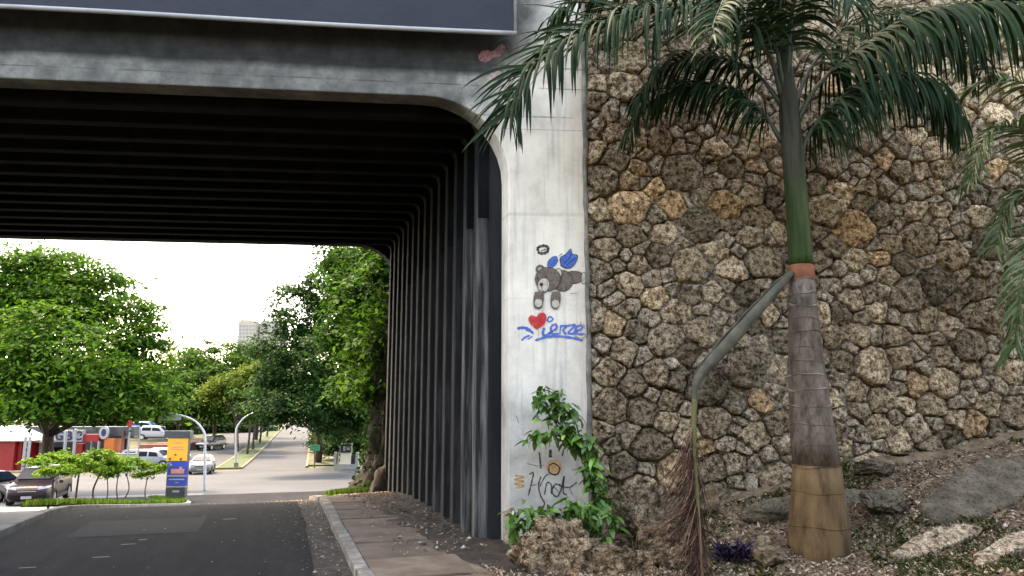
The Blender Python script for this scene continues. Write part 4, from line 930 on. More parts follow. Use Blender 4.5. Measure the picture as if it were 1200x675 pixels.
# litter, pebbles and weeds: uncountable ground cover
def on_bank(n, fx=(-.6, 8.5), fy=(4.0, 10.4)):
    out = np.empty((0, 2))
    while len(out) < n:
        q = np.column_stack([rng.uniform(*fx, n * 2), rng.uniform(*fy, n * 2)])
        w = q @ N2; k = (w > 2.1) & (((q - W0) @ NW) > .06) & (((q - A) @ NF) > .05); out = np.concatenate([out, q[k]])
    out = out[:n]; return np.column_stack([out, bank_z(out[:, 0], out[:, 1])])
def flakes(P0, size, tilt, mat, name, label, lift=.006, shape=.5, cat='ground cover', ratio=.5):
    n = len(P0); th = rng.uniform(0, 2 * math.pi, n); sz = size * rng.uniform(.5, 1.4, n)
    d1 = np.column_stack([np.cos(th), np.sin(th), rng.normal(0, tilt, n)]); d2 = np.column_stack([-np.sin(th), np.cos(th), rng.normal(0, tilt, n)])
    V_ = np.stack([P0 - d1 * sz[:, None], P0 + d2 * (sz * ratio)[:, None], P0 + d1 * sz[:, None], P0 - d2 * (sz * ratio)[:, None]], 1)
    V_[:, :, 2] += lift + rng.uniform(0, .014, n)[:, None]; V_[:, 2, 2] += sz * .2
    o = mesh(name, V_.reshape(-1, 3), np.arange(4 * n).reshape(n, 4), mat); return tag(o, label, cat, kind='stuff')
flakes(on_bank(70000), .018, .35, M['litter'], 'leaf_litter', 'brown leaf litter covering the earth bank')
flakes(on_bank(3200), .036, .4, M['litter'], 'fallen_leaves', 'larger curled dry leaves scattered over the earth bank', ratio=.42)
M['orange_leaf'] = pmat('orange_leaf', [(.30, .09, .03), (.42, .17, .06)], 3, .8, island=.8)
flakes(on_bank(90), .045, .4, M['orange_leaf'], 'orange_leaves', 'few orange fallen leaves on the earth bank', ratio=.5)
dsx = rng.uniform(8.3, 18, 900); dwx = 1.25 + 1.1 * rng.random(900) ** .7
flakes(np.array([SW(a, c, g(a) + .092 + .03 * max(0, (c - 1.4))) for a, c in zip(dsx, dwx)]), .022, .3, M['litter'], 'sidewalk_litter', 'dry leaves along the inner edge of the sidewalk')
gsx = rng.uniform(6, 17, 500); flakes(np.array([SW(a, c, g(a) + .008) for a, c in zip(gsx, rng.uniform(.45, .82, 500))]), .02, .25, M['litter'], 'gutter_litter', 'dry leaves and debris in the gutter')
gr_s = rng.uniform(7, 20, 900); gr_w = rng.uniform(-3.2, .6, 900); gr_w = np.where(rng.random(900) < .6, .6 - np.abs(rng.normal(0, .35, 900)), gr_w)
flakes(np.array([SW(a, c, g(a) + .006) for a, c in zip(gr_s, gr_w)]), .011, .15, M['litter'], 'road_grit', 'grit and leaf scraps on the asphalt', lift=.002)
def pebbles(P0, s0, s1, mat, name, label):
    base = np.array([(1, 0, 0), (0, 1, 0), (-1, 0, 0), (0, -1, 0), (.1, .1, .7), (0, 0, -.6)]); fc = np.array([(0, 1, 4), (1, 2, 4), (2, 3, 4), (3, 0, 4), (1, 0, 5), (2, 1, 5), (3, 2, 5), (0, 3, 5)])
    n = len(P0); sz = s0 + (s1 - s0) * rng.random(n) ** 3; th = rng.uniform(0, 6.28, n)
    v = base[None] * (sz[:, None, None] * rng.uniform(.6, 1.3, (n, 6, 1))); c, s_ = np.cos(th)[:, None], np.sin(th)[:, None]
    x, y = v[:, :, 0] * c - v[:, :, 1] * s_, v[:, :, 0] * s_ + v[:, :, 1] * c; V_ = np.stack([x, y, v[:, :, 2]], 2) + P0[:, None, :]
    o = mesh(name, V_.reshape(-1, 3), (fc[None] + 6 * np.arange(n)[:, None, None]).reshape(-1, 3), mat); return tag(o, label, 'ground cover', kind='stuff')
pebbles(on_bank(3000), .007, .045, M['pebble'], 'pebbles', 'pale pebbles and stone chips strewn over the bank')
pebbles(np.array([SW(a, c, g(a) + .09 + .03 * max(0, (c - 1.4))) for a, c in zip(rng.uniform(8.3, 18, 160), rng.uniform(1.3, 2.3, 160))]), .01, .05, M['pebble'], 'sidewalk_rubble', 'small rubble along the foot of the ribs')
def blades(P0, h0, h1, wd, mat, name, label, lean=.5, cat='grass', per=5):
    V_, F_ = [], []; n = len(P0) * per; B = np.repeat(P0, per, 0) + np.column_stack([rng.normal(0, .02, n), rng.normal(0, .02, n), np.zeros(n)])
    h = rng.uniform(h0, h1, n); th = rng.uniform(0, 6.28, n); ln = rng.uniform(.1, 1, n) * lean; dx, dy = np.cos(th), np.sin(th)
    w = wd * rng.uniform(.6, 1.3, n); mid = B + np.column_stack([dx * h * ln * .35, dy * h * ln * .35, h * .6]); tip = B + np.column_stack([dx * h * ln, dy * h * ln, h * (1 - .3 * ln)])
    sx = np.column_stack([-dy * w, dx * w, 0 * w]); V_ = np.stack([B - sx, B + sx, mid + sx * .8, tip, mid - sx * .8], 1).reshape(-1, 3)
    o = mesh(name, V_, np.arange(5 * n).reshape(n, 5), mat); return tag(o, label, cat, kind='stuff')
wp = on_bank(11000); nzz = fbm(np.column_stack([wp[:, :2] * 1.3, wp[:, 0] * 0]), 3); wp = wp[nzz > .12]
blades(wp, .02, .07, .007, M['weed'], 'weeds', 'sparse low green weeds growing through the litter', lean=1.2, per=4)
# purple plant, small fern
def tuft(name, label, cat, px0, px1, py0, py1, Y, mat, n, ln, wd, stem=None):
    base = P((px0 + px1) / 2, py1, Y); base[2] = float(bank_z([base[0]], [base[1]])[0]); t = thing(name, label, cat, base); half = (px1 - px0) / 2 * ppm(py1, Y)
    v, f = [], []
    for k in range(n):
        a = rng.uniform(0, 6.28); r = half * .62 * math.sqrt(rng.random()); bx_, by_ = r * math.cos(a), r * .5 * math.sin(a)
        zb = float(bank_z([base[0] + bx_], [base[1] + by_])[0]) - base[2]
        ribbon_leaf(v, f, (bx_, by_, zb + rng.uniform(0, .10)), np.array([rng.normal(0, .6), rng.normal(0, .6), 1.0]), rng.normal(0, 1, 3), ln * rng.uniform(.5, 1.2), wd * rng.uniform(.7, 1.2), rng.uniform(.3, 2), seg=4)
    o = mesh('leaves', v, f, mat, t, True); o['kind'] = 'stuff'; return t
tuft('purple_plant', 'clump of dark purple strap leaves on the bank left of the palm', 'plant', 826, 892, 622, 655, 7.95, M['purple'], 260, .16, .022)
tuft('small_fern', 'small green fern at the wall foot right of the palm trunk', 'plant', 972, 1000, 512, 545, 9.2, M['weed'], 50, .22, .02)
tuft('weed_clump', 'small green weed clump beside the small brown boulders', 'plant', 752, 776, 628, 650, 8.35, M['weed'], 40, .12, .018)

# shrubs in front of the pier, each leaf its own piece
M['shrub_leaf'] = pmat('shrub_leaf', [(.035, .11, .018), (.07, .18, .03), (.13, .26, .05)], 2.5, .38, spec=.5, use_obj=True, trans=.2)
v, f = [], []
ribbon_leaf(v, f, (0, 0, 0), np.array([1, 0, .1]), np.array([0, 1, 0]), 1.0, .42, .5, seg=5, fold=.16)
leaf_me = bpy.data.meshes.new('leaf'); leaf_me.from_pydata([tuple(q) for q in v], [], f); leaf_me.polygons.foreach_set('use_smooth', np.ones(len(f), dtype=bool)); leaf_me.materials.append(M['shrub_leaf'])
def shrub(name, label, root, twigs, Y, per, llen, bare=.22):
    rb = P(*root, Y); rb[2] = float(bank_z([rb[0]], [rb[1]])[0]) - .02; t = thing(name, label, 'shrub', rb); b = MB()
    for tw in twigs:
        pth = np.array(cr([rb] + [P(px, py, Y + dy) for px, py, dy in tw], 6)); b.tube(pth, list(np.linspace(.013, .004, len(pth))), 5)
        nL = per * len(tw)
        for k in range(nL):
            q = bare + (1 - bare) * (k + rng.random()) / nL; i = min(int(q * (len(pth) - 1)), len(pth) - 2); p = pth[i] + (pth[i + 1] - pth[i]) * (q * (len(pth) - 1) - i)
            o = bpy.data.objects.new('leaf', leaf_me); o.location = tuple(p + rng.normal(0, .035, 3) - rb)
            o.rotation_euler = (rng.normal(0, .4), rng.uniform(.1, 1.25), rng.uniform(0, 6.28)); sc = llen * rng.uniform(.65, 1.2); o.scale = (sc, sc, sc)
            br = rng.choice([.7, .85, 1, 1.2, 1.8], p=[.2, .3, .25, .15, .1]); o.color = (br * (1.25 if br > 1.5 else 1), br, br, 1); link(o, t)
    o = b.build('stems', M['rachis'], t, smooth=True); o.location = tuple(-rb); return t
shrub('shrub', 'tall leafy green shrub climbing in front of the graffiti on the pier', (706, 640), [[(702, 600, 0), (694, 570, 0), (690, 545, -.05), (694, 552, -.12)], [(700, 590, 0), (690, 540, 0), (672, 515, -.05), (662, 500, -.1)], [(698, 580, 0), (684, 530, 0), (655, 500, 0), (634, 470, 0), (640, 452, -.08)], [(690, 560, 0), (670, 520, -.05), (640, 508, -.1), (620, 514, -.12)], [(698, 580, 0), (682, 520, -.1), (668, 480, -.1), (655, 478, -.12)], [(702, 600, 0), (704, 560, -.1), (690, 520, -.1), (697, 528, -.15)], [(690, 560, 0), (664, 500, 0), (648, 470, -.05), (654, 462, -.1)]], 8.62, 15, .14, .42)
shrub('shrub', 'low spreading green shrub behind the large brown boulder', (672, 650), [[(650, 618, -.05), (620, 600, -.1), (594, 604, -.15)], [(645, 624, -.1), (612, 614, -.2), (598, 628, -.2)], [(660, 612, -.1), (642, 598, -.1), (634, 604, -.15)], [(690, 605, 0), (704, 588, 0), (712, 592, 0)], [(695, 620, -.1), (715, 604, -.1), (722, 614, -.1)], [(680, 604, -.15), (672, 590, -.15), (660, 596, -.2)], [(660, 625, -.25), (665, 632, -.35), (690, 640, -.35)], [(700, 630, -.2), (715, 634, -.2)], [(640, 608, -.2), (628, 622, -.3)], [(690, 612, -.2), (684, 598, -.25), (696, 600, -.3)], [(655, 610, -.2), (625, 602, -.25), (606, 612, -.3)]], 8.5, 14, .14, .2)

# ================================================================== TREES
def leafmat(name, cols, trans=.4):
    return pmat(name, cols, .35, .65, spec=.08, island=.55, trans=trans, detail=3)
M['leaf_bright'] = leafmat('leaf_bright', [(.011, .045, .004), (.026, .085, .007), (.062, .14, .012)])
M['leaf_mid'] = leafmat('leaf_mid', [(.008, .034, .004), (.018, .062, .006), (.042, .10, .012)])
M['leaf_dark'] = leafmat('leaf_dark', [(.006, .024, .006), (.013, .044, .009), (.026, .068, .014)], .3)
M['leaf_olive'] = leafmat('leaf_olive', [(.028, .055, .008), (.058, .10, .013), (.10, .14, .02)])
def leaf_cloud(name, blobs, n, ll, mat, parent, clump=.9, flat=.35, shell=.55, seed=1, per=70):
    """blobs: (centre, (rx, ry, rz)); leaves gather in flattened clumps spread through each blob, mostly near its surface."""
    r_ = np.random.default_rng(seed); vol = np.array([b_[1][0] * b_[1][1] * b_[1][2] for b_ in blobs]) ** .67; pr = vol / vol.sum(); Vs = []
    for (c, rr), q in zip(blobs, pr):
        m = max(40, int(n * q)); rr = np.array(rr); nc = max(8, int(m / per))
        d_ = r_.normal(0, 1, (nc, 3)); d_ /= np.linalg.norm(d_, axis=1)[:, None]; rad_ = r_.uniform(shell, 1.0, nc) * (1 + .22 * fbm(d_ * 2.2 + seed, 2))
        cc = c + d_ * rad_[:, None] * rr; csz = clump * r_.uniform(.6, 1.35, nc)
        k = r_.integers(0, nc, m); u = r_.normal(0, .45, (m, 3)); u[:, 2] *= flat
        # clumps droop at their rims
        u[:, 2] -= .22 * (u[:, 0] ** 2 + u[:, 1] ** 2)
        p = cc[k] + u * csz[k][:, None]
        nrm = .9 * np.array([0, 0, 1.0]) + .5 * d_[k] + r_.normal(0, .55, (m, 3)); nrm /= np.linalg.norm(nrm, axis=1)[:, None]
        ax = np.cross(nrm, r_.normal(0, 1, (m, 3))); ax /= np.linalg.norm(ax, axis=1)[:, None]; bx_ = np.cross(nrm, ax)
        L_ = ll * r_.uniform(.6, 1.35, m)[:, None]
        Vs.append(np.stack([p - ax * L_ * .5, p + bx_ * L_ * .24 + nrm * L_ * .05, p + ax * L_ * .5 - nrm * L_ * .12, p - bx_ * L_ * .24 + nrm * L_ * .05], 1).reshape(-1, 3))
    V_ = np.concatenate(Vs); return mesh(name, V_, np.arange(len(V_)).reshape(-1, 4), mat, parent)
def tree(name, label, base, blobs, n, ll, mat, r0=.3, clump=1.2, flat=.35, group=None, seed=1, limbs=7, shell=.5, fork=.45, bmat=None):
    base = np.asarray(base, float); t = thing(name, label, 'tree', base, group=group)
    rel = [(np.asarray(c, float) - base, r_) for c, r_ in blobs]
    cen = np.mean([c for c, _ in rel], 0); fk = np.array([cen[0] * fork * .5, cen[1] * fork * .5, cen[2] * fork])
    b = MB(); lean = rng.normal(0, .1, 2)
    tp = [np.array([0, 0, -.25]), np.array([0, 0, .15]), np.array([fk[0] * .4 + lean[0], fk[1] * .4 + lean[1], fk[2] * .5]), fk]
    b.tube(cr(tp, 4), list(np.interp(np.linspace(0, 1, 13), [0, .15, 1], [r0 * 1.35, r0, r0 * .7])), 10)
    r_ = np.random.default_rng(seed + 5)
    for k in range(limbs):
        c, rr = rel[k % len(rel)]; e = c + r_.normal(0, .35, 3) * np.array(rr); m_ = (fk + e) / 2 + np.array([0, 0, .12 * np.linalg.norm(e - fk)]) * r_.uniform(-.3, 1)
        pth = cr([fk * .9, m_, e], 5); b.tube(pth, list(np.linspace(r0 * .42, r0 * .06, len(pth))), 6)
    b.build('trunk', bmat or M['bark'], t, smooth=True)
    leaf_cloud('crown', rel, n, ll, mat, t, clump, flat, shell, seed); return t
def BL(px, py, Y, rpx, rpy, rd=None):
    m_ = ppm(py, Y); return (P(px, py, Y), (rpx * m_, rd or rpx * m_, rpy * m_))
# big spreading tree on the left
Y = 46
tree('spreading_tree', 'huge spreading tree with layered bright green crown at left', ground_at(48, Y), [BL(15, 345, Y, 75, 55), BL(90, 350, Y, 62, 50), BL(135, 400, Y - 1, 50, 45), BL(60, 405, Y - 5, 70, 45), BL(-25, 410, Y - 3, 70, 60), BL(20, 455, Y - 6, 70, 32), BL(110, 455, Y - 4, 60, 30), BL(160, 468, Y - 3, 35, 22), BL(-60, 360, Y, 60, 70), BL(60, 320, Y + 1, 60, 30), BL(168, 365, Y, 18, 28), BL(30, 474, Y - 7, 60, 16), BL(-20, 468, Y - 6, 50, 22), BL(95, 472, Y - 5, 50, 14), BL(148, 470, Y - 4, 36, 12), BL(172, 400, Y, 16, 30), BL(175, 440, Y - 1, 16, 20), BL(70, 440, Y - 7, 40, 22), BL(140, 436, Y - 4, 36, 20)],
     72000, .34, M['leaf_bright'], .42, 1.75, .20, seed=3, limbs=12, shell=.45)
# trees closing the view across the crossing
far = [('round tree with fresh green crown, middle of the far row', 250, 112, [BL(250, 420, 112, 40, 24), BL(232, 446, 108, 42, 26), BL(270, 442, 108, 36, 24), BL(245, 468, 106, 50, 20), BL(215, 478, 104, 30, 14), BL(270, 482, 104, 34, 12)], M['leaf_mid'], 20000),
       ('pale olive tree left of the far row', 205, 125, [BL(205, 428, 125, 36, 28), BL(190, 455, 122, 40, 28), BL(200, 480, 120, 36, 18)], M['leaf_olive'], 11000),
       ('green tree rising below the distant tower block', 298, 118, [BL(300, 418, 118, 36, 20), BL(312, 440, 116, 40, 28), BL(285, 458, 112, 40, 24), BL(305, 480, 112, 36, 14)], M['leaf_mid'], 16000),
       ('yellow green small tree at the head of the median', 276, 98, [BL(272, 448, 98, 24, 10), BL(296, 436, 98, 18, 10), BL(258, 460, 98, 18, 9)], M['leaf_olive'], 5000)]
for k, (lb, px, Y, bl, m, n) in enumerate(far):
    tree('street_tree', lb, ground_at(px, Y), bl, n, .55, m, .32, 1.7, .4, 'trees across the crossing', seed=20 + k)
for k, (px, Y, rx, py) in enumerate(((150, 130, 60, 462), (95, 128, 60, 455), (30, 130, 70, 455), (-40, 132, 70, 450), (185, 145, 50, 465))):
    tree('street_tree', ['dark green tree behind the white shop wall', 'dark green tree behind the lettered shop front', 'dark green tree behind the red kiosk', 'dark green tree at the left edge behind the shops', 'dark green tree beyond the parked white cars'][k], ground_at(px, Y), [BL(px, py, Y, rx * .8, 30), BL(px - rx * .4, py + 16, Y, rx * .6, 24), BL(px + rx * .4, py + 14, Y, rx * .6, 24), BL(px, py + 38, Y, rx * .7, 20)], 12000, .6, M['leaf_dark'], .3, 1.8, .4, 'trees across the crossing', seed=40 + k)
for k, (px, Y, rx, py) in enumerate(((212, 138, 30, 496), (250, 142, 32, 497), (290, 146, 30, 496), (172, 136, 28, 497))):
    tree('hedge_bush', ['dark hedge bush beyond the totem sign', 'dark hedge bush beyond the arched pole', 'dark hedge bush beyond the median lamp', 'dark hedge bush beyond the raised lot'][k], ground_at(px, Y), [BL(px, py, Y, rx, 13), BL(px + rx * .5, py + 6, Y, rx * .7, 11), BL(px - rx * .5, py + 6, Y, rx * .7, 11)], 5000, .6, M['leaf_dark'], .15, 1.4, .5, 'hedge bushes beyond the crossing', seed=170 + k, limbs=5)
# avenue trees
for k, (px, Y, w_) in enumerate(((292, 92, 26), (297, 100, 24), (305, 112, 22), (316, 128, 18))):
    q = AO + AD * ((Y - 75) / AD[1]) + AN * -4.1; bs = np.array([q[0], q[1], float(gz(*q)) + .1]); m_ = ppm(470, Y)
    tree('median_tree', ['slim tree nearest on the grassy median', 'second slim tree on the grassy median', 'third slim tree on the grassy median', 'farthest slim tree on the grassy median'][k], bs, [(bs + np.array([0, 0, 6.5]), (2.2, 2.2, 1.8)), (bs + np.array([.8, -.5, 5.3]), (1.8, 1.8, 1.2))], 1800, .5, M['leaf_mid'], .16, 1.0, .4, 'trees on the median', seed=60 + k, limbs=4, fork=.7)
Y = 64
tree('dark_tree', 'tall dark green tree beside the avenue at the green sign', ground_at(372, 80), [BL(385, 330, Y, 34, 34), BL(352, 365, Y, 36, 38), BL(400, 380, Y + 2, 45, 50), BL(338, 415, Y - 1, 40, 36), BL(375, 430, Y - 2, 55, 42), BL(325, 455, Y - 2, 34, 26), BL(350, 475, Y - 4, 45, 24), BL(400, 470, Y, 45, 30), BL(322, 478, Y - 4, 24, 16), BL(415, 320, Y + 3, 30, 30), BL(405, 495, Y + 6, 30, 20), BL(385, 488, Y + 2, 30, 16), BL(430, 480, Y, 30, 40)], 46000, .36, M['leaf_dark'], .45, 1.3, .5, seed=81, limbs=10, fork=.35)
for k, (d_, l_) in enumerate(((30, 5.5), (48, 5.6), (70, 5.6))):
    bs = AVP(d_, l_, .08)
    tree('avenue_tree', ['dark tree beyond the green sign on the avenue', 'second dark tree along the avenue sidewalk', 'farthest dark tree along the avenue sidewalk'][k], bs, [(bs + np.array([-1, 0, 8]), (4, 4, 3)), (bs + np.array([1.5, -1, 6.5]), (4, 4, 2.4))], 3500, .55, M['leaf_dark'], .28, 1.5, .45, 'trees along the avenue sidewalk', seed=90 + k)
for k, (px, Y, py, rx, ry) in enumerate(((400, 84, 515, 22, 16), (378, 96, 512, 12, 11), (425, 80, 510, 22, 20))):
    tree('hedge_bush', ['dark bush behind the corner gateway', 'dark bush beyond the green sign', 'dark bush beside the gnarled trunk'][k], ground_at(px, Y), [BL(px, py, Y, rx, ry), BL(px + rx * .4, py + ry * .5, Y - 1, rx * .8, ry * .7), BL(px - rx * .4, py + ry * .6, Y - 1, rx * .7, ry * .6)], 5000, .4, M['leaf_dark'], .1, .9, .5, 'bushes at the avenue corner', seed=100 + k, limbs=5)
# big near tree just beyond the underpass, gnarled trunk clad in roots and creepers
nb = SW(19.0, 2.72); nb[2] = float(g(19.3)) + .15
nt = thing('gnarled_tree', 'massive gnarled tree trunk with creepers just beyond the underpass', 'tree', nb)
ang = np.linspace(0, 2 * math.pi, 36, endpoint=False); hs = np.linspace(-.3, 5.2, 40); V = []
for h in hs:
    rb = .56 * (1 + .7 * math.exp(-max(h, 0) / .55)) * (1 - .05 * h) * (1 if h < 4 else max(.25, 1 - .6 * (h - 4)))
    q = np.stack([1.6 * np.cos(ang) + 3, 1.6 * np.sin(ang), np.full(36, h * .7)], 1)
    rr = rb * (1 + .30 * fbm(q, 3) + .16 * fbm(q * 4, 3)); V += [(r * math.cos(a) + .05 * h, r * math.sin(a), h) for r, a in zip(rr, ang)]
mesh('trunk', V, np.array([(i * 36 + k, i * 36 + (k + 1) % 36, (i + 1) * 36 + (k + 1) % 36, (i + 1) * 36 + k) for i in range(39) for k in range(36)]), M['dark_bark'], nt, True)
b = MB(); r_ = np.random.default_rng(5)
for e in ((-.9, 3.2, 6.0), (.6, 3.4, 6.6), (1.6, 2.0, 6.4), (.2, 2.6, 5.6), (-.6, 4.4, 5.0)):
    pth = cr([(0.2, 0, 4.0), (e[0] * .4, e[1] * .4, 5.2), e], 6); b.tube(pth, list(np.linspace(.26, .05, len(pth))), 8)
b.build('limbs', M['dark_bark'], nt, smooth=True)
def rel(bl): return [(c - nb, r) for c, r in bl]
leaf_cloud('crown', rel([BL(420, 335, 24, 32, 40), BL(450, 370, 22, 34, 50), BL(405, 385, 25, 24, 45), BL(438, 430, 22, 32, 40), BL(470, 320, 23, 40, 50), BL(400, 300, 26, 24, 30), BL(500, 380, 22, 40, 60), BL(415, 455, 23, 20, 22), BL(452, 290, 24, 40, 30), BL(452, 330, 19.6, 20, 40), BL(450, 390, 18.9, 16, 50), BL(438, 440, 18.7, 16, 30), BL(430, 405, 20, 20, 40), BL(428, 350, 21, 26, 40)]), 34000, .20, M['leaf_mid'], nt, .62, .55, .4, 7)
# creepers on the trunk and the earth cut beside it
hh = r_.uniform(.2, 4.4, 700); a = r_.uniform(2.6, 6.6, 700); rr = .60 * (1 + .8 * np.exp(-hh / .55)); pv = np.stack([rr * np.cos(a), rr * np.sin(a), hh], 1)
ax = r_.normal(0, 1, (700, 3)); ax /= np.linalg.norm(ax, axis=1)[:, None]; bx_ = np.cross(ax, r_.normal(0, 1, (700, 3))); bx_ /= np.linalg.norm(bx_, axis=1)[:, None]
V = np.stack([pv - ax * .07, pv + bx_ * .04, pv + ax * .07, pv - bx_ * .04], 1).reshape(-1, 3); o = mesh('creepers', V, np.arange(2800).reshape(-1, 4), M['leaf_dark'], nt); o['kind'] = 'stuff'
def lump(name, label, cat, c, r, mat, seed, col=(1, 1, 1)):
    bm = bmesh.new(); bmesh.ops.create_icosphere(bm, subdivisions=4, radius=1); v = np.array([q.co[:] for q in bm.verts]); f = np.array([[q.index for q in fc.verts] for fc in bm.faces]); bm.free()
    v = v * (1 + .25 * fbm(v * 1.6 + seed, 3) + .10 * fbm(v * 6 + seed, 2))[:, None] * np.array(r); o = mesh(name, v, f, mat, None, True, loc=c); o.color = (*col, 1); return tag(o, label, cat) if cat else tag(o, kind='structure')
c = SW(17.6, 2.75); c[2] = g(17.6) + .25; lump('earth_mound', None, None, c, (.5, .9, .75), M['dark_earth'], 4.2)
c = SW(18.6, 4.2); c[2] = g(18.6) + .7; lump('earth_mound', None, None, c, (1.6, 1.2, 2.0), M['dark_earth'], 6.2)
c = SW(19.5, 1.9); c[2] = g(19.5) - .05; lump('grass_verge', None, None, c, (.8, 1.6, .28), M['grass_ground'], 2.2)
gp = np.array([SW(a, w, g(a) + .17 - .1 * abs(w - 1.9)) for a, w in zip(rng.uniform(17.9, 20.9, 700), rng.uniform(1.3, 2.5, 700))])
blades(gp, .05, .16, .012, M['grass'], 'verge_grass', 'bright green grass at the sidewalk corner beyond the underpass', per=3)
# bushes on the embankment above the wall, made tall and dense to block sun
for k, (a_, h_, r_1) in enumerate(((.9, 7.9, 1.0), (2.6, 8.3, 1.2), (4.4, 8.2, 1.2), (6.2, 8.0, 1.2), (8.2, 8.1, 1.3))):
    c = WP([a_], [6.9], [-1.6])[0]
    tree('bank_bush', ['leafy bush on the embankment nearest the bridge', 'leafy bush on the embankment above the palm crown', 'leafy bush on the embankment right of the palm crown', 'leafy bush on the embankment above the right corner', 'leafy bush on the embankment past the right edge'][k], c, [(c + np.array([0, 0, 1.3]), (r_1, 1.0, 1.2)), (c + np.array([.4, .8, 2.6]), (r_1 * 1.2, 1.2, 1.5)), (c + np.array([-.5, 1.0, 4.0]), (r_1 * 1.2, 1.3, 1.4))], 8000, .22, M['leaf_mid'], .07, .45, .5, 'bushes on the embankment', seed=120 + k, limbs=5)
# island: grass and young trees
s_ = rng.uniform(16.5, 41, 5200); w_ = np.array([lkw(a) - .2 - rng.random() * np.interp(a, [15, 19, 36, 41.6], [.2, 1.6, 1.8, .2]) for a in s_])
blades(np.array([SW(a, b_, g(a) + .08) for a, b_ in zip(s_, w_)]), .05, .17, .016, M['grass'], 'island_grass', 'bright green grass on the planted island left of the road', per=3)
M['sap_leaf'] = leafmat('sapling_leaf', [(.025, .08, .008), (.055, .135, .012), (.10, .19, .02)])
for k, (px, Y, py_, rp, lb) in enumerate(((91, 29, 536, 34, 'largest young tree with wide flat crown before the dark car'), (112, 31, 537, 22, 'young tree right of the widest sapling'), (127, 33, 545, 14, 'thin young tree in the middle of the island'), (140, 33, 544, 15, 'young tree with low drooping crown near the totem'), (148, 34, 541, 16, 'leafy young tree second from the totem'), (172, 35, 548, 13, 'young tree nearest the totem sign'), (60, 27, 541, 20, 'young tree leaning over the dark car'))):
    x = (px - 600) / F * Y / ray(px, 560)[1]; w = x * N2[0] + Y * N2[1]; bs = np.array([x, Y, float(gz(x, Y)) + .05]); m_ = ppm(py_, Y); c = P(px, py_, Y)
    bl = [(c + np.array([rp * m_ * rng.uniform(-1, 1), rp * m_ * rng.uniform(-1, 1), rng.uniform(-.38, .22)]), (rp * m_ * rng.uniform(.4, .8), rp * m_ * .6, rng.uniform(.08, .16))) for _ in range(7)]
    tree('young_tree', lb, bs, bl, 900 if rp < 20 else 2000, .17, M['sap_leaf'], .028 if rp < 20 else .045, .28, .3, 'young trees on the island', seed=140 + k, limbs=5, shell=.2, fork=.75)

for k, (x_, y_, h_, r_0) in enumerate(((-15, -11, 10, 5), (-6, -16, 10.5, 5.5), (4, -16, 10.5, 5.5), (13, -12, 10, 5), (-23, 0, 10, 4.5), (17, -3, 9, 4))):  # unseen trees added behind the camera to block low sky light
    bs = np.array([x_, y_, float(g(0)) - .05]); tree('street_tree', 'unseen tree added to block light behind the viewer, number %s from the left' % ['two', 'three', 'four', 'five', 'one', 'six'][k], bs, [(bs + np.array([0, 0, h_ * .62]), (r_0, r_0, h_ * .36)), (bs + np.array([r_0 * .5, 0, h_ * .42]), (r_0 * .8, r_0 * .8, h_ * .26)), (bs + np.array([-r_0 * .5, 0, h_ * .4]), (r_0 * .8, r_0 * .8, h_ * .26))], 7000, .75, M['leaf_mid'], .35, 1.8, .5, 'trees added to block light behind the viewer', seed=200 + k, limbs=6)
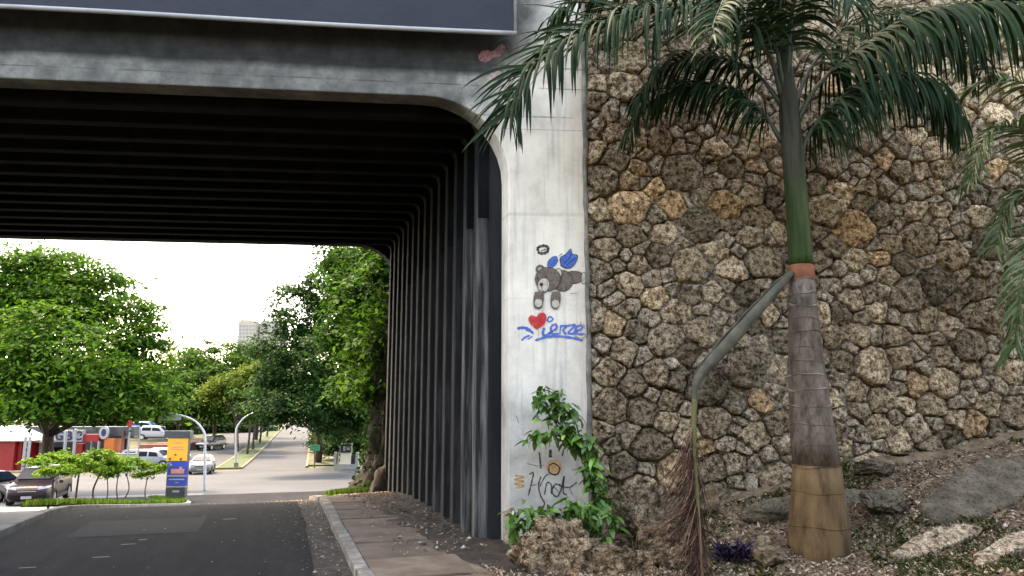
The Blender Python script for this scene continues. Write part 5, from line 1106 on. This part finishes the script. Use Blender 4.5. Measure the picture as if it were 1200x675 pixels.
# ================================================================== VEHICLES
def vehicle(name, label, cat, pos, head, paint, L_=4.55, W_=1.84, H_=1.68, kind='suv', group=None):
    """head: direction of travel as an angle from +X. Local x forward, y left."""
    t = thing(name, label, cat, pos, head, group); w = W_ / 2; xf = lambda u: L_ / 2 - u * L_
    if kind == 'suv': bel = ([0, .03, .08, .25, .5, .9, .97, 1], [.70, .86, .93, 1.02, 1.05, 1.08, 1.05, .95]); top = ([0, .23, .26, .40, .55, .84, .96, .985, 1], [0, 0, .03, .93, 1, .97, .12, .03, 0]); gl0, gl1 = .26, .40
    elif kind == 'van': bel = ([0, .03, .08, .2, .5, .95, 1], [.62, .82, .95, 1.0, 1.0, 1.0, .95]); top = ([0, .16, .18, .32, .5, .95, .985, 1], [0, 0, .03, .93, 1, .98, .9, 0]); gl0, gl1 = .18, .32
    else: bel = ([0, .03, .08, .28, .5, .85, .95, 1], [.58, .72, .78, .90, .93, .96, .93, .82]); top = ([0, .27, .30, .45, .58, .72, .86, .9, 1], [0, 0, .03, .94, 1, .96, .08, .02, 0]); gl0, gl1 = .30, .45
    us = np.unique(np.concatenate([np.linspace(0, 1, 25), [.012, .03, .06, gl0, gl1, .96, .985]])); rows = []
    def sec(u):
        be = np.interp(u, *bel); k = np.interp(u, *top); tz = be + .035 + k * (H_ - be - .035); ww = w * np.interp(u, [0, .02, .06, .14, .9, .97, 1], [.80, .88, .95, 1, 1, .96, .88]); zb = np.interp(u, [0, .05, .1, .9, 1], [.36, .27, .24, .25, .4])
        rw = ww * (.95 - .21 * k); return [(0, zb), (.82 * ww, zb), (.985 * ww, zb + .12), (ww, be * .62), (.965 * ww, be), (rw, tz - .07 * k - .005), (rw - .13, tz), (0, tz + .02)]
    v, n = [], 8
    for u in us:
        q = sec(u); v += [(xf(u), y, z) for y, z in q] + [(xf(u), -y, z) for y, z in q[1:-1]]
    m_ = 14; ringidx = [0, 1, 2, 3, 4, 5, 6, 7, 13, 12, 11, 10, 9, 8]
    f = [(i * m_ + ringidx[j], (i + 1) * m_ + ringidx[j], (i + 1) * m_ + ringidx[(j + 1) % m_], i * m_ + ringidx[(j + 1) % m_]) for i in range(len(us) - 1) for j in range(m_)]
    f += [tuple(ringidx), tuple((len(us) - 1) * m_ + q for q in ringidx[::-1])]
    MB().add(v, f).build('body', paint, t, smooth=True, bevel=0)
    def glass(nm, quad, mat, out):
        c = np.mean(quad, 0); q = [c + (np.array(p) - c) * .9 + np.array(out) for p in quad]; q2 = [p - np.array(out) * 1.6 for p in q]
        MB().add(q + q2, [(0, 1, 2, 3), (7, 6, 5, 4), (0, 4, 5, 1), (1, 5, 6, 2), (2, 6, 7, 3), (3, 7, 4, 0)]).build(nm, mat, t)
    a, c = sec(gl0 + .012), sec(gl1 - .012)
    glass('windshield', [(xf(gl0 + .012), a[5][0] * .97, a[6][1] + .01), (xf(gl0 + .012), -a[5][0] * .97, a[6][1] + .01), (xf(gl1 - .012), -c[5][0] * .92, c[6][1] + .0), (xf(gl1 - .012), c[5][0] * .92, c[6][1])], M['windshield'], (.03, 0, .035))
    e0, e1 = (.84, .96) if kind == 'suv' else ((.95, .985) if kind == 'van' else (.72, .86))
    a, c = sec(e0 + .015), sec(e1 - .015)
    glass('rear_window', [(xf(e0 + .015), c[5][0] * .8, a[6][1]), (xf(e0 + .015), -c[5][0] * .8, a[6][1]), (xf(e1 - .015), -c[5][0] * .92, c[6][1]), (xf(e1 - .015), c[5][0] * .92, c[6][1])], M['glass_dark'], (-.03, 0, .02))
    segs = [(gl1 - .06, .58), (.585, e0 - .02)] if kind != 'van' else [(gl1 - .04, .48), (.49, .7), (.71, .93)]
    for sg_ in (1, -1):
        for u0, u1 in segs:
            q0, q1 = sec(max(u0, gl1 - .02)), sec(u1); qb = sec(u0); lo, hi = .12, .86
            def mixp(q, tt): return (sg_ * (q[4][0] + (q[5][0] - q[4][0]) * tt), q[4][1] + (q[5][1] - q[4][1]) * tt)
            quad = [(xf(u0), *mixp(qb, lo)), (xf(u1), *mixp(q1, lo)), (xf(u1), *mixp(q1, hi)), (xf(max(u0, gl1 - .0)), *mixp(q0, hi))]
            glass('side_window', quad, M['glass_dark'], (0, sg_ * .012, .004))
        MB().box((xf(gl0 + .07), sg_ * (w + .09), 1.02 if kind != 'sedan' else .92), (.10, .18, .13)).build('mirror', paint, t, bevel=.03)
        b = MB(); zl = .80 if kind != 'sedan' else .68
        b.add([(xf(.006), sg_ * w * .46, zl - .02), (xf(.02), sg_ * w * .86, zl + .03), (xf(.09), sg_ * w * .985, zl + .10), (xf(.085), sg_ * w * .93, zl + .14), (xf(.028), sg_ * w * .78, zl + .12), (xf(.012), sg_ * w * .46, zl + .06)], [(0, 1, 4, 5), (1, 2, 3, 4)])
        o = b.build('headlight', M['lens'], t); sm = o.modifiers.new('thick', 'SOLIDIFY'); sm.thickness = .05; sm.offset = 0
        b = MB(); b.box((xf(.99), sg_ * w * .74, .85), (.05, .22, .20)); b.build('tail_light', M['red'], t, bevel=.02)
        for u in (.185, .80):
            cxx = xf(u); r = .345 if kind != 'sedan' else .31
            b = MB(); n_ = 22; prof_ = [(r * .62, -.10), (r * .93, -.11), (r, -.07), (r, .07), (r * .93, .11), (r * .62, .10)]
            vv = [(cxx + rr * math.cos(2 * math.pi * j / n_), sg_ * (w - .10) + yy, r + rr * math.sin(2 * math.pi * j / n_)) for rr, yy in prof_ for j in range(n_)]
            b.add(vv, [(i * n_ + j, i * n_ + (j + 1) % n_, (i + 1) * n_ + (j + 1) % n_, (i + 1) * n_ + j) for i in range(5) for j in range(n_)] + [tuple(range(n_)), tuple(range(5 * n_, 6 * n_))])
            wo_ = b.build('wheel', M['tyre'], t, smooth=False)
            b = MB()
            for kx in range(5):
                a_ = kx * 2 * math.pi / 5; b.add([(cxx + rr * math.cos(a_ + da), sg_ * (w + .022), r + rr * math.sin(a_ + da)) for rr, da in ((.05, -.9), (r * .60, -.24), (r * .60, .24), (.05, .9))], [(0, 1, 2, 3)])
            vv = [(cxx + rr * math.cos(2 * math.pi * j / n_), sg_ * (w + .018), r + rr * math.sin(2 * math.pi * j / n_)) for rr in (r * .54, r * .66) for j in range(n_)]
            b.add(vv, [(j, (j + 1) % n_, n_ + (j + 1) % n_, n_ + j) for j in range(n_)]); b.build('rim', M['rim'], wo_)
            b = MB(); r2 = r + .075; vv = []
            for rr in (r + .005, r2):
                for j in range(15):
                    a_ = -.15 + (math.pi + .3) * j / 14; vv.append((cxx + rr * math.cos(a_), sg_ * (w + .012), r + rr * math.sin(a_)))
            b.add(vv, [(j, j + 1, 15 + j + 1, 15 + j) for j in range(14)]); o = b.build('wheel_arch', M['black_trim'], t); sm = o.modifiers.new('thick', 'SOLIDIFY'); sm.thickness = .06; sm.offset = 0
    zg = .72 if kind != 'sedan' else .60
    b = MB(); b.box((xf(.006), 0, zg), (.06, w * .9, .15)); b.build('grille', M['black_trim'], t, bevel=.02)
    b = MB(); b.box((xf(.008), 0, zg + .0), (.09, w * .8, .022)); b.build('grille_bar', M['rim'], t, bevel=.006)
    b = MB(); b.box((xf(.012), 0, .43), (.10, w * 1.45, .15)); b.build('front_bumper', M['black_trim'], t, bevel=.03)
    b = MB(); b.box((xf(.0) + .02, 0, .46), (.03, .42, .12)); b.build('number_plate', M['white'], t)
    for sg_ in (1, -1):
        b = MB(); b.box((xf(.5), sg_ * (w + .004), .34), (L_ * .46, .05, .14)); b.build('sill', M['black_trim'], t, bevel=.02)
    return t
def face_cam(px, Y, turn):               # heading angle of a car that faces the camera, then turned (degrees, + = toward image left)
    x = (px - 600) / F * Y; return math.atan2(-Y, -x) - R(turn)
def park(px, Y): q = ground_at(px, Y); q[2] = float(gz(q[0], q[1])) + .005; return q
vehicle('parked_car', 'dark mauve suv standing behind the young trees on the island', 'car', park(50, 36.5), face_cam(50, 36.5, 14), M['car_mauve'])
vehicle('parked_car', 'black car cut off by the left edge beside the mauve suv', 'car', park(-8, 38), face_cam(-8, 38, -40), M['car_black'], 4.4, 1.8, 1.45, 'sedan')
vehicle('white_car', 'white car approaching through the crossing by the arched pole', 'car', park(237, 66), face_cam(237, 66, 6), M['car_white'], 4.3, 1.78, 1.5, 'suv')
vehicle('white_van', 'long white van parked side-on before the shops', 'van', park(174, 74), face_cam(174, 74, -72), M['car_white'], 4.9, 1.8, 1.75, 'van')
vehicle('white_car', 'white car parked behind the long white van', 'car', park(196, 79), face_cam(196, 79, -60), M['car_white'], 4.3, 1.8, 1.62, 'suv')
vehicle('white_car', 'white car on the raised lot behind the brown-red wall', 'car', ground_at(180, 96, 1.45), face_cam(180, 96, -75), M['car_white'], 4.9, 1.85, 1.75, 'suv')
vehicle('blue_car', 'light blue car on the raised lot at the shop corner', 'car', ground_at(168, 101, 1.95), face_cam(168, 101, -70), M['car_blue'], 4.4, 1.8, 1.6, 'suv')
vehicle('dark_truck', 'dark pickup waiting under the trees beyond the arched pole', 'truck', ground_at(246, 100), face_cam(246, 100, 30), M['car_black'], 5.0, 1.9, 1.85, 'suv')

# ================================================================== SHOPS, SIGNS, POSTS
def box_px(px0, px1, py0, py1, Y, depth, b=None, m=0):
    """a box standing at depth Y facing the camera line, spanning the given photo rectangle."""
    p0, p1 = P(px0, py1, Y), P(px1, py0, Y); b = b or MB()
    return b.box(((p0[0] + p1[0]) / 2, Y + depth / 2, (p0[2] + p1[2]) / 2), (p1[0] - p0[0], depth, p1[2] - p0[2]), m)
def at_origin(o, t): o.parent = t; o.location = tuple(-np.array(t.location)); return o
def part(t, nm, rects, mat, bevel=0):
    for r_ in rects: at_origin(box_px(*r_).build(nm, mat, bevel=bevel), t)
SY = 70
kz = thing('red_kiosk', 'red kiosk with white pitched roof at the left edge', 'kiosk', ground_at(8, SY))
part(kz, 'wall', [(-30, 18, 517, 552, SY, 3.5)], M['red']); part(kz, 'side_panel', [(18.2, 26, 517, 550, SY + .4, 3)], M['red']); part(kz, 'base', [(-31, 27, 552, 560, SY - .2, 4)], M['cream'])
b = MB(); z0 = P(0, 516.5, SY)[2]; x0, x1 = P(-34, 516, SY)[0], P(33, 516, SY)[0]
b.add([(x0, SY - .6, z0), (x1, SY - .6, z0), (x1, SY + 4, z0), (x0, SY + 4, z0), (x0 + 1.5, SY + 1, z0 + 1.35), (x1 - 2.2, SY + 1, z0 + 1.35), (x1 - 2.2, SY + 2.4, z0 + 1.35), (x0 + 1.5, SY + 2.4, z0 + 1.35)], [(3, 2, 1, 0), (4, 5, 6, 7), (0, 1, 5, 4), (1, 2, 6, 5), (2, 3, 7, 6), (3, 0, 4, 7)]); at_origin(b.build('roof', M['white']), kz)
lt = thing('lattice_mast', 'white lattice mast between the red kiosk and the shop', 'mast', ground_at(30, SY))
for px in (28, 33): part(lt, 'upright', [(px - .5, px + .5, 512, 553, SY - .5, .08)], M['white'])
for k in range(6): part(lt, 'rung', [(28.6, 32.4, 518 + k * 6, 519 + k * 6, SY - .48, .06)], M['white'])
sh = thing('shop', 'shop front with navy lettering, red panels and orange bay', 'shop', ground_at(85, SY + 3))
SYb = SY + 3
part(sh, 'back_wall', [(27, 146, 500, 556, SYb + 2, 1.2)], M['shop_dark'])
part(sh, 'red_panel', [(50, 60.5, 516, 546, SYb, .5), (86, 97, 520, 544, SYb, .5), (97, 116, 509, 518, SYb - .4, .8)], M['red'])
part(sh, 'fascia', [(62, 97, 504, 517.5, SYb - .6, .5)], M['white']); part(sh, 'orange_bay', [(121, 134, 514, 533, SYb - .4, 1.5)], M['orange'])
part(sh, 'column', [(105, 107, 517, 534, SYb - .6, .3), (113, 116, 517, 534, SYb - .6, .3), (35, 37, 518, 546, SYb - .6, .3), (45, 46.5, 518, 546, SYb - .6, .3)], M['white'])
part(sh, 'window', [(38, 44, 522, 540, SYb + 1.9, .2), (62, 74, 524, 541, SYb + 1.9, .2), (137, 148, 514, 532, SYb + 1.9, .2)], M['glass_dark']); part(sh, 'canopy', [(36, 60, 516, 518.5, SYb - 1.2, 2.2)], M['cream'])
part(sh, 'dark_canopy', [(116, 158, 500, 511, SYb + .3, 1)], M['shop_dark']); part(sh, 'brown_pillar', [(141, 144, 505, 532, SYb, .5)], M['brick'])
def letters(txt, px0, px1, py0, py1, Y, mat, parent, nm='letter'):
    cu = bpy.data.curves.new('t', 'FONT'); cu.body = txt; cu.extrude = .04; cu.offset = .02; ob = bpy.data.objects.new('t', cu); COL.objects.link(ob); bpy.context.view_layer.update()
    dg = bpy.context.evaluated_depsgraph_get(); me = bpy.data.meshes.new_from_object(ob.evaluated_get(dg)); bpy.data.objects.remove(ob)
    n_ = len(me.vertices); co = np.empty(n_ * 3); me.vertices.foreach_get('co', co); co = co.reshape(-1, 3); mn, mx = co.min(0), co.max(0)
    p0, p1 = P(px0, py1, Y), P(px1, py0, Y); co2 = np.column_stack([p0[0] + (co[:, 0] - mn[0]) / (mx[0] - mn[0]) * (p1[0] - p0[0]), Y - co[:, 2], p0[2] + (co[:, 1] - mn[1]) / (mx[1] - mn[1]) * (p1[2] - p0[2])])
    me.vertices.foreach_set('co', co2.ravel()); me.materials.append(mat); o = bpy.data.objects.new(nm, me); link(o); return at_origin(o, parent)
for ch, a, c in (('G', 64.5, 74), ('B', 76, 85), ('C', 87, 96)): letters(ch, a, c, 505, 516, SYb - .68, M['ink'], sh)
b = MB(); c_ = P(121.5, 507, SYb - .6); ln_ = ppm(507, SYb)
b.add([c_ + np.array([5.5 * ln_ * math.cos(t), 0, 7.5 * ln_ * math.sin(t)]) for t in np.linspace(0, 2 * math.pi, 21)[:-1]] + [c_ + np.array([5.5 * ln_ * math.cos(t), .2, 7.5 * ln_ * math.sin(t)]) for t in np.linspace(0, 2 * math.pi, 21)[:-1]], [tuple(range(20))] + [(i, (i + 1) % 20, 20 + (i + 1) % 20, 20 + i) for i in range(20)])
disc = at_origin(b.build('round_sign', M['white']), sh)
b = MB(); b.add([c_ + np.array([2.9 * ln_ * math.cos(t), -.02, 4.3 * ln_ * math.sin(t)]) for t in np.linspace(0, 2 * math.pi, 21)[:-1]] + [c_ + np.array([2.9 * ln_ * math.cos(t), .02, 4.3 * ln_ * math.sin(t)]) for t in np.linspace(0, 2 * math.pi, 21)[:-1]], [tuple(range(20))] + [(i, (i + 1) % 20, 20 + (i + 1) % 20, 20 + i) for i in range(20)]); at_origin(b.build('round_emblem', M['ink']), sh)
ww_ = thing('white_wall', 'low white boundary wall in front of the shop', 'wall', ground_at(130, SY)); part(ww_, 'wall', [(96, 160, 532.5, 548, SY - .5, .25)], M['white']); part(ww_, 'coping', [(95.5, 160.5, 531.2, 532.4, SY - .55, .35)], M['white'])
bw = thing('brown_wall', 'brown-red retaining wall under the raised lot behind the totem', 'wall', ground_at(180, 92)); part(bw, 'wall', [(160, 200, 521, 543, 93, 14)], M['brick'])
for px, y0, y1, Y, r_, lb in ((73.5, 505, 553, 68, .12, 'white pole left in front of the lettering'), (84.5, 503, 553, 68, .12, 'white pole right in front of the lettering'), (148.5, 498, 549, 66, .07, 'white pole before the dark canopy carrying a red cross'), (160.5, 502, 560, 62, .055, 'thin white pole beside the white van')):
    q = ground_at(px, Y); top_ = P(px, y0, Y)[2]; t = thing('white_pole', lb, 'pole', q, group='white poles before the shop')
    b = MB(); b.lathe([(r_ * 1.6, -.05), (r_ * 1.6, .1), (r_, .12), (r_, top_ - q[2]), (r_ * .6, top_ - q[2] + .05)], 10); b.build('shaft', M['white'], t)
    if px == 148.5:
        b = MB(); k_ = ppm(500, Y); b.box((0, -.1, top_ - q[2] + .1), (11 * k_, .12, 3.2 * k_)); b.box((0, -.1, top_ - q[2] + .1 + 2.9 * k_), (4 * k_, .12, 2.5 * k_)); b.box((0, -.1, top_ - q[2] + .1 - 2.9 * k_), (4 * k_, .12, 2.5 * k_)); b.build('red_cross', M['red'], t)
# advertising totem
TY = 36; tq = ground_at(207.5, TY); tq[2] = P(207.5, 581, TY)[2]; tm = thing('advertising_totem', 'advertising totem with amber upper and blue lower poster by the roadside', 'sign', tq)
part(tm, 'post', [(193.5, 221, 511, 582.5, TY, .28)], M['dark_metal']); part(tm, 'cap', [(192.5, 223, 505, 512, TY - .06, .40)], M['shop_dark']); part(tm, 'cap_lip', [(192.0, 223.5, 511.6, 513.2, TY - .08, .44)], M['dark_metal'])
part(tm, 'amber_poster', [(195, 220.5, 513.5, 540.2, TY - .03, .03)], M['amber']); part(tm, 'blue_poster', [(194.4, 220.5, 541.2, 569, TY - .03, .03)], M['blue']); part(tm, 'white_strip', [(194.4, 220.5, 569.6, 571.2, TY - .03, .03)], M['pale_metal'])
part(tm, 'print_line', [(204, 212, 518, 519.5, TY - .045, .012), (201, 215, 523.2, 524.2, TY - .045, .012), (200, 216, 526, 526.8, TY - .045, .012)], M['pink'])
part(tm, 'print_dot', [(197.8, 200.2, 536.5, 539, TY - .045, .012), (210.5, 213, 536.8, 539.3, TY - .045, .012), (204.5, 206.5, 532, 534, TY - .045, .012)], M['shop_dark'])
part(tm, 'print_block', [(200, 216, 549.5, 555, TY - .045, .012), (210, 213.5, 547, 550, TY - .046, .012)], M['pink']); part(tm, 'print_line', [(196, 219, 556.6, 558.6, TY - .045, .012), (197.5, 216, 561, 562.6, TY - .045, .012), (205, 209, 565.2, 566, TY - .045, .012), (199, 201.5, 544, 546, TY - .045, .012), (202, 210, 574.8, 577, TY - .01, .012)], M['white'])
# arched pole with signal head and sign board
GY = 44; q = ground_at(240, GY); q[2] = P(240, 578, GY)[2]; ap = thing('arched_signal_pole', 'grey arched pole carrying a traffic signal and a white board', 'traffic light', q)
rl = lambda px, py, dy=0: P(px, py, GY + dy) - q
b = MB(); pth = cr([rl(240, 579.5), rl(240, 540), rl(240, 512), rl(237, 503), rl(229, 494), rl(216, 488), rl(200, 485), rl(187, 484.5)], 6); b.tube(pth, list(np.linspace(.085, .05, len(pth))), 10); b.build('mast', M['grey_metal'], ap, smooth=True)
b = MB(); c_ = rl(200, 489.5, -.1); b.box(tuple(c_), (24 * ppm(490, GY), .05, 6 * ppm(490, GY))); b.build('board', M['pale_metal'], ap, bevel=.01)
b = MB(); c_ = rl(184.5, 487, -.1); b.box(tuple(c_), (5 * ppm(490, GY), .22, 12 * ppm(490, GY))); sgn = b.build('signal_head', M['dark_metal'], ap, bevel=.03)
for k in range(3):
    b = MB(); cc = c_ + np.array([0, -.13, (1 - k) * 3.6 * ppm(490, GY)]); b.tube([cc, cc + np.array([0, -.08, 0])], .07, 10); b.build('signal_lens', M['black_trim'], sgn)
b = MB(); c_ = rl(184, 481, 0); b.tube([rl(187, 485), rl(187, 476)], .03, 6); b.build('finial', M['grey_metal'], ap)
# lamp on the median
LY = 73; q = ground_at(276.5, LY, .1); q[2] = P(276.5, 549, LY)[2]; lp = thing('street_lamp', 'curved grey street lamp standing at the head of the median', 'street lamp', q); rl = lambda px, py, dy=0: P(px, py, LY + dy) - q
b = MB(); pth = cr([rl(276.5, 550.5), rl(276.5, 525), rl(277, 505), rl(280, 497), (rl(287, 489)), rl(298, 483)], 6); b.tube(pth, list(np.linspace(.12, .06, len(pth))), 10); b.build('mast', M['grey_metal'], lp, smooth=True)
b = MB(); c_ = rl(301, 482); b.box(tuple(c_), (.8, .3, .16), taper=.7); b.build('lamp_head', M['pale_metal'], lp, bevel=.03)
b = MB(); b.box((0, 0, .25), (.34, .34, .6)); b.build('footing', M['kerb'], lp, bevel=.03)
# green street sign
q = ground_at(368.5, 73, .1); gs = thing('street_sign', 'green street name sign on a thin post at the avenue corner', 'sign', q); rl = lambda px, py, dy=0: P(px, py, 73 + dy) - q
b = MB(); tp_ = rl(369, 498); b.tube([np.array([0, 0, -.1]), np.array([tp_[0] * .5, 0, tp_[2] * .5]), tp_], .075, 8); b.build('post', M['kerb_yellow'], gs)
b = MB(); b.box(tuple(rl(369, 524.7, -.12)), (11.5 * ppm(525, 73), .05, 7 * ppm(525, 73))); pn = b.build('panel', M['green_sign'], gs, bevel=.01)
for dy in (-1.2, 1.4):
    b = MB(); b.box(tuple(rl(369, 524.7 + dy, -.155)), (7 * ppm(525, 73), .012, .8 * ppm(525, 73))); b.build('print_line', M['shop_dark'], pn)
# gate of the property at the corner
q = ground_at(405, 72); gt = thing('entrance_gate', 'white gateway with columns and framed sign at the right corner', 'gate', q)
part(gt, 'low_wall', [(391, 420, 544, 553.5, 71, .4)], M['white']); part(gt, 'column', [(391, 394, 530, 544.2, 71, .35), (416.5, 420, 530, 544.2, 71, .35), (395.5, 397, 530, 544.2, 71.05, .2)], M['white']); part(gt, 'beige_panel', [(398.5, 411, 531, 544.2, 71.05, .3)], M['cream'])
part(gt, 'sign_frame', [(398, 412.5, 519.5, 531, 70.95, .2)], M['white']); part(gt, 'sign_board', [(399, 411, 521, 530.2, 70.92, .02)], M['navy']); part(gt, 'sign_print', [(402, 405, 523, 528.5, 70.9, .015), (406, 410, 522.6, 527.5, 70.9, .015)], M['white'])
part(gt, 'dark_opening', [(394, 395.6, 531, 544, 71.3, .1), (411.5, 416.4, 533, 544, 71.3, .1)], M['shop_dark'])
br = thing('brown_fence', 'low brown board fence along the avenue sidewalk', 'fence', AVP(3, 7.4))
for k in range(12):
    b = MB(); c_ = AVP(1 + k * 2.0, 7.6, .45); b.box(tuple(c_), (.10, 1.9, 1.0), rz=AV); at_origin(b.build('board', M['brick']), br)
# far buildings
tb = thing('tower_block', 'pale distant tower block above the far trees', 'building', ground_at(299, 330)); TYb = 330
part(tb, 'wall', [(274, 300, 377, 470, TYb, 18), (300, 324, 376, 470, TYb + 3, 18), (281, 296, 374.5, 377, TYb + 5, 8)], M['far_wall'])
part(tb, 'window', [(276.5 + 4 * i, 278.5 + 4 * i, 381 + 4.2 * j, 383 + 4.2 * j, TYb - .15, .2) for i in range(6) for j in range(5)], M['far_glass']); part(tb, 'window', [(303 + 4 * i, 305 + 4 * i, 381 + 4.2 * j, 383 + 4.2 * j, TYb + 2.85, .2) for i in range(5) for j in range(5)], M['far_glass'])
eb = thing('cream_hall', 'cream hall with small cupola closing the end of the avenue', 'building', AVP(128, 0)); cc = AVP(128, 0)
for nm, x0, x1, y0, y1, dp, m in (('wall', 318, 366, 499.5, 509, 6, 'cream'), ('cupola', 352, 359, 496, 499.5, 3, 'white'), ('wall', 240, 316, 492, 510, 6, 'cream')): part(eb, nm, [(x0, x1, y0, y1, cc[1] + (3 if nm == 'cupola' else 0), dp)], M[m])
part(eb, 'window', [(325 + 7 * i, 328 + 7 * i, 502, 506, cc[1] - .1, .15) for i in range(5)], M['far_glass'])
b = MB(); c_ = P(355.5, 496, cc[1] + 4); b.lathe([(1.0, 0), (.9, .4), (.5, .8), (.1, 1.2), (.08, 2.2), (.01, 2.3)], 12, tuple(c_)); at_origin(b.build('dome', M['white'], smooth=True), eb)
# overhead wires strung between two poles hidden by the trees
for px, Y, lb in ((-120, 62, 'utility pole hidden in the big tree at left'), (446, 66, 'utility pole hidden in the dark tree at right')):
    q = ground_at(px, Y); t = thing('utility_pole', lb, 'pole', q, group='utility poles'); b = MB(); b.lathe([(.17, -.1), (.12, 16)], 10); b.build('shaft', M['bark'], t)
for k, (py, dp) in enumerate(((336, 2), (340, 4), (366, 2))):
    p0, p1 = P(-120, py - 6, 62), P(446, py - 6, 66); pth = [p0 + (p1 - p0) * t + np.array([0, 0, -.6 * 4 * t * (1 - t)]) for t in np.linspace(0, 1, 24)]
    b = MB(); b.tube(pth, .011, 5); tag(b.build('overhead_wire', M['cable']), ['uppermost overhead wire across the sky', 'second overhead wire just under the uppermost', 'lowest overhead wire across the sky'][k], 'wire', 'overhead wires')
